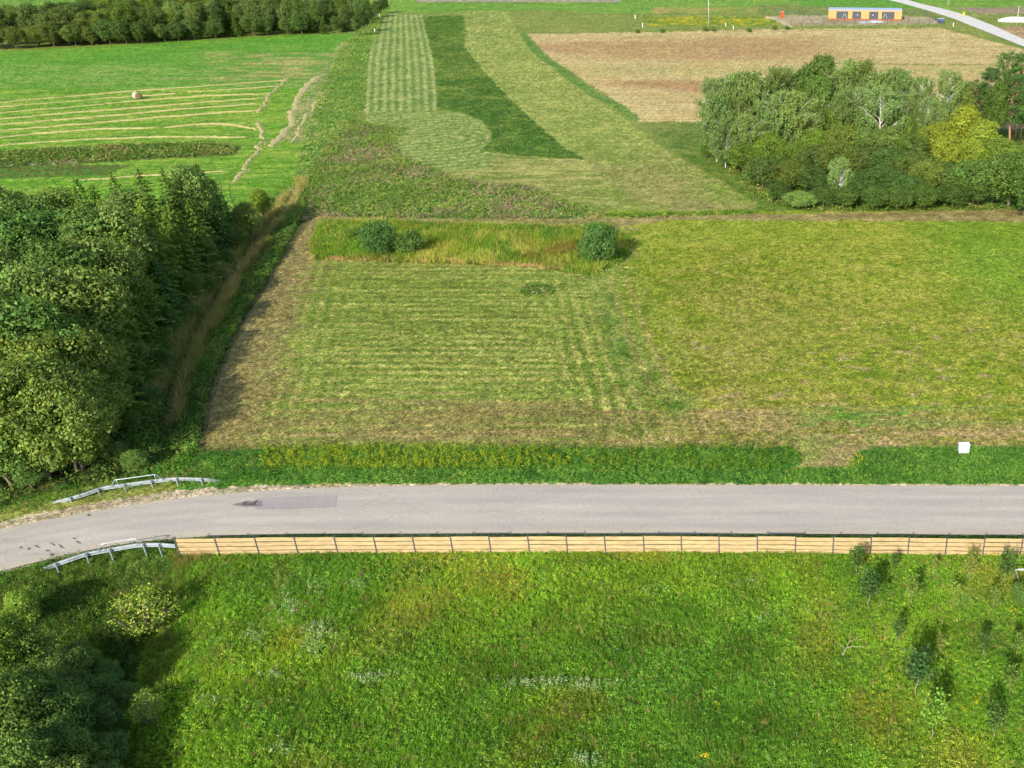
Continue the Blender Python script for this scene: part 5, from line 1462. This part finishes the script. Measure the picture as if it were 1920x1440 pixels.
# ------------------------------------------------------------------ board fence along the road
M_board = plainmat("fresh_pine_board", tuple(alb((210, 182, 134))), 0.8, vary=0.32, scale=1.6, coord='Object', stretch=(0.8, 6, 6), bump=0.1, spec=0.2)
M_post = plainmat("steel_fence_post", (0.10, 0.10, 0.13), 0.5, metal=0.5, vary=0.2, scale=4)
FH = 1.36
post_px = [327, 402, 477, 551, 626, 700, 773, 844, 916, 989, 1061, 1133, 1206, 1277, 1348, 1420, 1492, 1563, 1634, 1705, 1776, 1847, 1918] + [1989 + 71 * k for k in range(12)]
def fence_y(px): return np.interp(px, [327, 640, 960, 1280, 1600, 1920, 2200], [1008.5, 1005.5, 1004, 1004, 1006, 1009, 1013])
FP = [G(p, fence_y(p), FH) for p in post_px]
ys = np.array([p[1] for p in FP])
f0 = FP[0]
fence = empty("board_fence", (f0[0], f0[1], 0), "long pale wooden board fence with dark steel posts beside the asphalt road", "fence")
frnd = random.Random(4)
for i, p in enumerate(FP):
    mb = MB()
    mb.box((p[0] - f0[0], p[1] - f0[1], FH / 2 - 0.1), (0.07, 0.10, FH + 0.26))
    mb.build("post", M_post, fence)
for i in range(len(FP) - 1):
    a, b = FP[i], FP[i + 1]
    mb = MB()
    L = math.hypot(b[0] - a[0], b[1] - a[1]) - 0.075
    an = math.atan2(b[1] - a[1], b[0] - a[0])
    mid = ((a[0] + b[0]) / 2 - f0[0], (a[1] + b[1]) / 2 - f0[1])
    z = 0.02
    for k in range(4):
        h = frnd.uniform(0.255, 0.285)
        tilt = frnd.uniform(-0.005, 0.005)
        M_ = Matrix.Rotation(tilt, 3, 'Y')
        mb.box((mid[0], mid[1], z + h / 2), (L, 0.032, h), rz=an, M=M_)
        z += h + frnd.uniform(0.045, 0.075)
    mb.build("board_panel", M_board, fence)

# ------------------------------------------------------------------ guardrails at the culvert
def guardrail(path, zt, post_idx, hand, label, seed, zb=0.0, front=-1):
    """path: ground points; zt: rail top height per point; hand: index range of the raised handrail"""
    o = empty("guardrail", (path[0][0], path[0][1], 0), label, "guardrail", "steel guardrails on both sides of the culvert")
    x0, y0 = path[0]
    Q = [Vector((p[0] - x0, p[1] - y0, 0)) for p in path]
    # W-beam profile
    prof = [(0.0, -0.155), (0.045, -0.125), (0.045, -0.06), (0.0, -0.025), (0.0, 0.025), (0.045, 0.06), (0.045, 0.125), (0.0, 0.155)]
    mb = MB(); vs = []
    for i, p in enumerate(Q):
        t = (Q[min(i + 1, len(Q) - 1)] - Q[max(i - 1, 0)]).normalized()
        nn = Vector((-t.y, t.x, 0)) * front
        for side in (0, 1):
            for (d, h) in prof:
                q = p + nn * (d + (0.006 if side else 0)) + Vector((0, 0, zt[i] - 0.16 + h))
                vs.append(q)
    m = len(prof)
    fs = []
    for i in range(len(Q) - 1):
        b = i * 2 * m; c = (i + 1) * 2 * m
        for j in range(m - 1):
            fs.append((b + j, b + j + 1, c + j + 1, c + j)); fs.append((b + m + j + 1, b + m + j, c + m + j, c + m + j + 1))
        fs.append((b, c, c + m, b + m)); fs.append((b + m - 1, b + 2 * m - 1, c + 2 * m - 1, c + m - 1))
    mb.poly(vs, fs); mb.build("beam", M_galv, o)
    for i in post_idx:
        p = Q[i]
        t = (Q[min(i + 1, len(Q) - 1)] - Q[max(i - 1, 0)]).normalized()
        nn = Vector((-t.y, t.x, 0)) * front
        mb = MB()
        zb_ = gz(p.x + x0, p.y + y0) - 0.3
        c = p - nn * 0.10
        mb.box((c.x, c.y, (zt[i] - 0.02 + zb_) / 2), (0.07, 0.12, zt[i] - 0.02 - zb_), rz=math.atan2(t.y, t.x))
        mb.build("post", M_galv, o)
    mb = MB()
    i0, i1 = hand
    pts = []
    hh = 0.42
    a = Q[i0] + Vector((0, 0, zt[i0] - 0.05)); b = Q[i1] + Vector((0, 0, zt[i1] - 0.05))
    off = Vector((0, 0, 0))
    for i in range(i0, i1 + 1):
        t = (Q[min(i + 1, len(Q) - 1)] - Q[max(i - 1, 0)]).normalized()
        nn = Vector((-t.y, t.x, 0)) * front
        z = zt[i] + hh * (0 if i in (i0, i1) else 1) - (0.08 if i in (i0, i1) else 0)
        pts.append(Q[i] - nn * 0.08 + Vector((0, 0, z)))
    # round the two bends
    p2 = [pts[0], pts[0].lerp(pts[1], 0.75)]
    p2.append((pts[0].lerp(pts[1], 0.95) + pts[1].lerp(pts[2], 0.03)) / 2)
    p2 += [pts[1].lerp(pts[2], 0.12)] + pts[2:-2] + [pts[-2].lerp(pts[-3], 0.12), (pts[-1].lerp(pts[-2], 0.95) + pts[-2].lerp(pts[-3], 0.03)) / 2, pts[-1].lerp(pts[-2], 0.75), pts[-1]]
    mb.tube(p2, 0.028, 8)
    for i in (1, len(pts) - 2):
        q = pts[i].lerp(pts[i + (1 if i == 1 else -1)], 0.15)
        mb.tube([(q.x, q.y, zt[i0 + i] - 0.12), (q.x, q.y, q.z)], 0.02, 6)
    mb.build("handrail", M_galv, o, smooth=True)
    return o
def dense(pts, n):
    pts = np.array(pts, float); d = np.r_[0, np.cumsum(np.hypot(*np.diff(pts[:, :2], axis=0).T))]
    t = np.linspace(0, d[-1], n); Q = np.stack([np.interp(t, d, pts[:, k]) for k in range(pts.shape[1])], 1)
    Q2 = Q.copy()
    for k in range(pts.shape[1]): Q2[1:-1, k] = (Q[:-2, k] + Q[1:-1, k] * 2 + Q[2:, k]) / 4
    return Q2
def rail_path(top_px, zts, n):
    w_ = np.array([list(G(p[0], p[1], z)) + [z] for p, z in zip(top_px, zts)])
    return dense(w_, n)
# far rail: top edge as seen
R1 = rail_path([(96, 941), (150, 926), (190, 911.5), (240, 905.5), (300, 897), (335, 894.5), (385, 896), (416, 899)], [0.15, 0.55, 0.62, 0.62, 0.62, 0.62, 0.5, 0.15], 27)
guardrail([(q[0], q[1]) for q in R1], [q[2] for q in R1], [3, 7, 11, 15, 19, 23], (9, 17), "far side steel guardrail in the grass, its handrail before the dark trees", 1, front=1)
R2 = rail_path([(78, 1064), (110, 1052), (156, 1036), (200, 1028), (255, 1018.5), (297, 1017.5), (326, 1020)], [0.25, 0.7, 0.8, 0.8, 0.8, 0.8, 0.78], 25)
guardrail([(q[0], q[1]) for q in R2], [q[2] for q in R2], [3, 8, 12, 18, 21], (10, 18), "near side steel guardrail whose right end meets the board fence", 2, front=1)

# ------------------------------------------------------------------ white cabinet on the verge
cq = G(1806, 850)
M_white = plainmat("white_painted_metal", (0.56, 0.57, 0.60), 0.45, vary=0.05, scale=3)
cab = empty("utility_cabinet", (cq[0], cq[1], 0), "white utility cabinet standing in the green verge on the right", "cabinet", rz=math.radians(4))
mb = MB(); mb.box((0, 0, 0.45), (0.76, 0.36, 0.7)); mb.build("body", M_white, cab, bevel=0.015)
mb = MB(); mb.box((0, 0, 0.835), (0.84, 0.46, 0.06)); mb.build("lid", M_white, cab, bevel=0.015)
mb = MB(); mb.box((0, 0, 0.03), (0.74, 0.30, 0.14)); mb.build("plinth", M_dark_metal, cab)
mb = MB(); mb.box((0.0, -0.187, 0.45), (0.68, 0.012, 0.62)); dr = mb.build("door", M_white, cab, bevel=0.004)
mb = MB(); mb.box((0.28, -0.203, 0.46), (0.03, 0.02, 0.12)); mb.build("handle", M_dark_metal, dr)
mb = MB(); mb.box((-0.02, -0.1955, 0.58), (0.16, 0.004, 0.07)); mb.build("label_plate", plainmat("grey_plate", (0.35, 0.36, 0.42), 0.5), dr)

# metal bar frame at the right edge of the meadow
fq = G(1899, 1096)
bf = empty("bar_frame", (fq[0], fq[1], 0), "pale steel bar on slanting legs at the right edge of the meadow", "metal frame")
s2 = 1.15
mb = MB(); mb.tube([(-0.05, 0, s2), (2.6, 0.05, s2)], 0.045, 8); mb.build("crossbar", plainmat("pale_steel", (0.6, 0.6, 0.6), 0.4, vary=.1), bf)
for x in (0.05, 2.5):
    mb = MB(); mb.tube([(x, 0, s2 - 0.02), (x + 0.35, -0.25, -0.05)], 0.03, 6); mb.build("leg", M_twig, bf)
    mb = MB(); mb.tube([(x, 0.02, s2 - 0.02), (x + 0.05, 0.5, -0.05)], 0.03, 6); mb.build("leg", M_twig, bf)

# dead branch lying in the meadow, small stump and litter
bq = G(1588, 1220)
mb = MB(); pr = random.Random(8)
limb(mb, (-0.3, -0.5, 0.0), (0.4, 0.7, 0.35), 0.035, 0.012, pr, 5, 6, 0.1)
limb(mb, (-0.1, -0.2, 0.2), (0.9, -0.25, 0.3), 0.03, 0.01, pr, 4, 5, 0.12)
limb(mb, (0.1, 0.2, 0.35), (0.75, 0.3, 0.35), 0.02, 0.008, pr, 4, 5, 0.12)
limb(mb, (-0.15, -0.3, 0.1), (-0.5, 0.1, 0.35), 0.02, 0.008, pr, 4, 5, 0.1)
o = mb.build("dead_branch", plainmat("dead_wood", (0.22, 0.2, 0.12), 0.9, vary=.2), None, smooth=True)
o.location = (bq[0], bq[1], 0.15)
tag(o, "pale dead branch lying in the meadow left of the planted saplings", "branch")

# ------------------------------------------------------------------ far things: building, yard fence, toilet, poles, stakes
M_clad = plainmat("larch_cladding", tuple(alb((212, 172, 104))), 0.75, vary=0.12, scale=1.5, stretch=(7, 7, 0.4), coord='Object')
M_roof = plainmat("grey_sheet_roof", (0.30, 0.33, 0.38), 0.5, metal=0.3, vary=.08)
M_plinth = plainmat("terracotta_plinth", tuple(alb((176, 98, 58))), 0.85, vary=.15)
M_anthr = plainmat("anthracite_frame", (0.035, 0.042, 0.055), 0.5, vary=.15)
mg, ntg, bg_ = newmat("window_glass")
bg_.inputs['Base Color'].default_value = (0.05, 0.06, 0.07, 1); bg_.inputs['Roughness'].default_value = 0.08
M_curtain = plainmat("pale_curtain", (0.16, 0.17, 0.16), 0.9, vary=.2, scale=2)
ba, bb = G(1553, 37), G(1690, 38.8)
Lb = math.hypot(*(bb - ba)); anb = math.atan2(bb[1] - ba[1], bb[0] - ba[0]) 
bld = empty("modular_house", (ba[0], ba[1], 0.0), "long low timber clad modular house with flat grey roof in the fenced yard", "house", rz=anb)
Hh = 3.25; Dh = 8.5
mb = MB(); mb.box((Lb / 2, Dh / 2, 0.45 + (Hh - 0.45) / 2), (Lb, Dh, Hh - 0.45)); mb.build("wall", M_clad, bld)
mb = MB(); mb.box((Lb / 2, Dh / 2, 0.22), (Lb + 0.16, Dh + 0.16, 0.46)); mb.build("plinth", M_plinth, bld)
mb = MB(); mb.box((Lb / 2, Dh / 2, Hh + 0.06), (Lb + 0.3, Dh + 0.3, 0.14)); mb.box((Lb / 2, Dh / 2, Hh + 0.15), (Lb - 0.4, Dh - 0.4, 0.06)); mb.build("roof", M_roof, bld)
def fx(cx): return (cx - 565) / (1068 - 565) * Lb
def window_(x0, x1, kind):
    mb = MB(); mb.box(((x0 + x1) / 2, -0.03, 1.66), (x1 - x0, 0.12, 2.4)); fr = mb.build("window" if kind == 'w' else "door", M_anthr, bld)
    if kind == 'w':
        xa, xb = (x0 + (x1 - x0) * 0.45, x1 - 0.2) if x0 < Lb / 2 else (x0 + 0.2, x0 + (x1 - x0) * 0.5)
        mb = MB(); mb.box(((xa + xb) / 2, -0.10, 1.62), (xb - xa, 0.03, 1.85)); pn = mb.build("pane", mg, fr)
        mb = MB(); mb.poly([(xa + .15, -0.122, 0.75), (xa + .5, -0.122, 0.75), ((xa + xb) / 2, -0.122, 2.2), ((xa + xb) / 2 - .2, -0.122, 2.4)], [(0, 1, 2, 3)])
        mb.poly([(xb - .15, -0.122, 0.75), (xb - .5, -0.122, 0.75), ((xa + xb) / 2 + .1, -0.122, 2.0), ((xa + xb) / 2 + .3, -0.122, 2.3)], [(3, 2, 1, 0)])
        mb.build("curtain", M_curtain, fr)
    else:
        mb = MB(); mb.box((x0 + (x1 - x0) * (0.6 if x0 < Lb / 2 else 0.42), -0.10, 1.75), (0.3, 0.03, 0.26)); mb.build("notice", M_white, fr)
window_(fx(620), fx(700), 'w'); window_(fx(730), fx(790), 'd'); window_(fx(845), fx(908), 'd'); window_(fx(932), fx(1018), 'w')
mb = MB(); mb.box((-0.03, Dh * 0.45, 1.65), (0.12, Dh * 0.72, 2.2)); mb.build("side_window", M_anthr, bld)
for s_, x_ in ((0, 3.5), (1, 9.3), (2, 15.2), (3, 21)):
    pass

def yard_fence(path_px, step, H, label, gap=None):
    Q = W(path_px); d = np.r_[0, np.cumsum(np.hypot(*np.diff(Q, axis=0).T))]
    n = int(d[-1] / step) + 1; t = np.linspace(0, d[-1], n)
    C = np.stack([np.interp(t, d, Q[:, 0]), np.interp(t, d, Q[:, 1])], 1)
    o = empty("mesh_fence", (C[0][0], C[0][1], 0), label, "fence")
    for i in range(n):
        mb = MB(); mb.box((C[i][0] - C[0][0], C[i][1] - C[0][1], H / 2), (0.12, 0.12, H)); mb.build("post", M_dark_metal, o)
    mb = MB()
    for i in range(n - 1):
        a = C[i] - C[0]; b = C[i + 1] - C[0]
        for k in range(7):
            z = 0.15 + k * (H - 0.25) / 6
            mb.tube([(a[0], a[1], z), (b[0], b[1], z)], 0.014, 3, cap=False)
        for k in range(1, 8):
            q = a + (b - a) * k / 8
            mb.tube([(q[0], q[1], 0.1), (q[0], q[1], H - 0.08)], 0.010, 3, cap=False)
    mb.build("wire_mesh", M_dark_metal, o)
    return o
yard_fence([(1484, 46), (1560, 45.5), (1650, 45.2), (1762, 44.5)], 3.6, 1.6, "dark mesh fence along the near side of the house yard")
yard_fence([(1453, 27.5), (1500, 28), (1540, 28.2)], 3.6, 1.6, "dark mesh fence behind the orange toilet, left of the house")
yard_fence([(1695, 27), (1725, 28.5), (1745, 34), (1764, 43)], 3.6, 1.6, "dark mesh fence at the yard's right side by the gravel road")

tq = G(1466, 33.5)
wc = empty("portable_toilet", (tq[0], tq[1], 0), "orange portable toilet standing on the sandy yard", "toilet", rz=0.1)
M_or = plainmat("orange_plastic", tuple(alb((200, 92, 48))), 0.5, vary=.08)
mb = MB(); mb.box((0, 0, 1.05), (1.2, 1.2, 2.1)); mb.build("cabin", M_or, wc)
mb = MB(); mb.box((0, 0, 2.18), (1.28, 1.28, 0.16)); mb.build("roof", plainmat("pale_plastic", tuple(alb((210, 150, 110))), .5), wc)
mb = MB(); mb.box((0, -0.61, 1.05), (0.75, 0.03, 1.8)); mb.build("door", plainmat("orange_door", tuple(alb((200, 78, 34))), .5), wc)

def heap(name, px, py, rx, ry, h, mat, label, cat, seed):
    q = G(px, py); r = random.Random(seed); mb = MB(); n = 16; rings = 5; vs = []
    for i in range(rings):
        f = i / (rings - 1)
        for j in range(n):
            a = 2 * math.pi * j / n
            k = math.cos(f * math.pi / 2) + 0.02
            vs.append((math.cos(a) * rx * k * r.uniform(.85, 1.15), math.sin(a) * ry * k * r.uniform(.85, 1.15), h * math.sin(f * math.pi / 2) * r.uniform(.8, 1.1) - (0.1 if i == 0 else 0)))
    fs = [(i * n + j, i * n + (j + 1) % n, (i + 1) * n + (j + 1) % n, (i + 1) * n + j) for i in range(rings - 1) for j in range(n)] + [tuple(range((rings - 1) * n, rings * n))]
    mb.poly(vs, fs); o = mb.build(name, mat); o.location = (q[0], q[1], 0)
    return tag(o, label, cat)
heap("gravel_heap", 1905, 40, 6.0, 2.4, 1.5, plainmat("white_aggregate", (0.62, 0.62, 0.62), .9, vary=.2, scale=1.5), "white heap of aggregate at the right edge beyond the gravel road", "heap", 5)
heap("sheet_pile", 1620, 42.5, 2.2, 1.0, 0.5, M_galv, "left pile of grey building sheets in front of the house", "building material", 6)
heap("sheet_pile", 1643, 41.5, 2.6, 1.0, 0.6, plainmat("blue_grey_sheet", (.25, .3, .36), .5), "right pile of blue grey building sheets in front of the house", "building material", 7)
q = G(1764, 43)
bn = empty("waste_container", (q[0], q[1], 0), "dark blue waste container where the yard meets the gravel road", "container")
mb = MB(); mb.box((0, 0, 0.75), (2.2, 1.4, 1.2)); mb.build("tub", plainmat("blue_bin", (.03, .05, .12), .5), bn, bevel=.05)
mb = MB(); mb.box((0, 0, 1.42), (2.3, 1.5, 0.12)); mb.build("lid", plainmat("grey_lid", (.3, .32, .36), .5), bn, bevel=.03)
q = G(1806.5, 31)
yl = empty("gas_marker", (q[0], q[1], 0), "yellow box standing in the grass right of the gravel road", "box")
M_yel = plainmat("yellow_paint", tuple(alb((240, 200, 30))), .5, vary=.05)
mb = MB(); mb.box((0, 0, 0.85), (0.75, 0.5, 1.3)); mb.build("body", M_yel, yl, bevel=.04)
mb = MB(); mb.box((0, 0, 1.54), (0.85, 0.6, 0.08)); mb.build("lid", M_yel, yl)
mb = MB(); mb.box((0, 0, 0.1), (0.5, 0.4, 0.24)); mb.build("foot", M_dark_metal, yl)

M_conc = plainmat("grey_concrete_pole", (0.33, 0.31, 0.27), .85, vary=.15)
def pole(px, py, H, label, arm=True, rz=0.0):
    q = G(px, py); o = empty("utility_pole", (q[0], q[1], 0), label, "pole", "utility poles", rz=rz)
    mb = MB(); mb.tube([(0, 0, -0.2), (0, 0, H)], [0.17, 0.10], 8); mb.build("shaft", M_conc, o, smooth=True)
    if arm:
        mb = MB(); mb.box((0, 0, H - 0.35), (1.6, 0.12, 0.12)); mb.build("crossarm", M_dark_metal, o)
        for x in (-0.7, 0, 0.7):
            mb = MB(); mb.tube([(x, 0, H - 0.29), (x, 0, H - 0.08)], 0.06, 6); mb.build("insulator", M_white, o)
    return o
pole(1329, 49, 9.5, "tall grey utility pole left of the house, behind the brown field")
pole(1777, 14, 9.0, "distant utility pole beyond the gravel road")
pole(1906, 50, 6.6, "shorter utility pole with a crossarm by the white heap")
M_stake = plainmat("white_stake", (0.7, 0.7, 0.68), .6, vary=.05)
for (px, py, H, lb) in [(1191, 35, 1.2, "white stake in the far meadow, farthest left beside the yellow flowers"), (1205, 51, 1.2, "white stake near the far left shrub of the brown field"),
                        (1361, 50, 1.1, "white stake just right of the tall utility pole"), (1375, 55, 0.9, "short white stake nearest the brown field"),
                        (1787, 50, 1.1, "white stake at the near side of the gravel road"), (712, 33, 1.1, "white stake at the top left corner of the swathed strip"), (703, 60, 1.1, "white stake with a red top left of the swathed strip")]:
    q = G(px, py); o = empty("marker_stake", (q[0], q[1], 0), lb, "stake", "white boundary stakes")
    mb = MB(); mb.box((0, 0, H / 2 - 0.05), (0.16, 0.16, H)); mb.build("shaft", M_stake, o)
    mb = MB(); mb.box((0, 0, H + 0.04), (0.17, 0.17, 0.2)); mb.build("cap", plainmat("red_cap", (.4, .06, .04), .5) if 'red' in lb else M_stake, o)

# drop woodland trees that lie wholly outside the picture
for t in TREES:
    if t.get('skip'):
        for ch in list(t['o'].children): bpy.data.objects.remove(ch)
        bpy.data.objects.remove(t['o'])
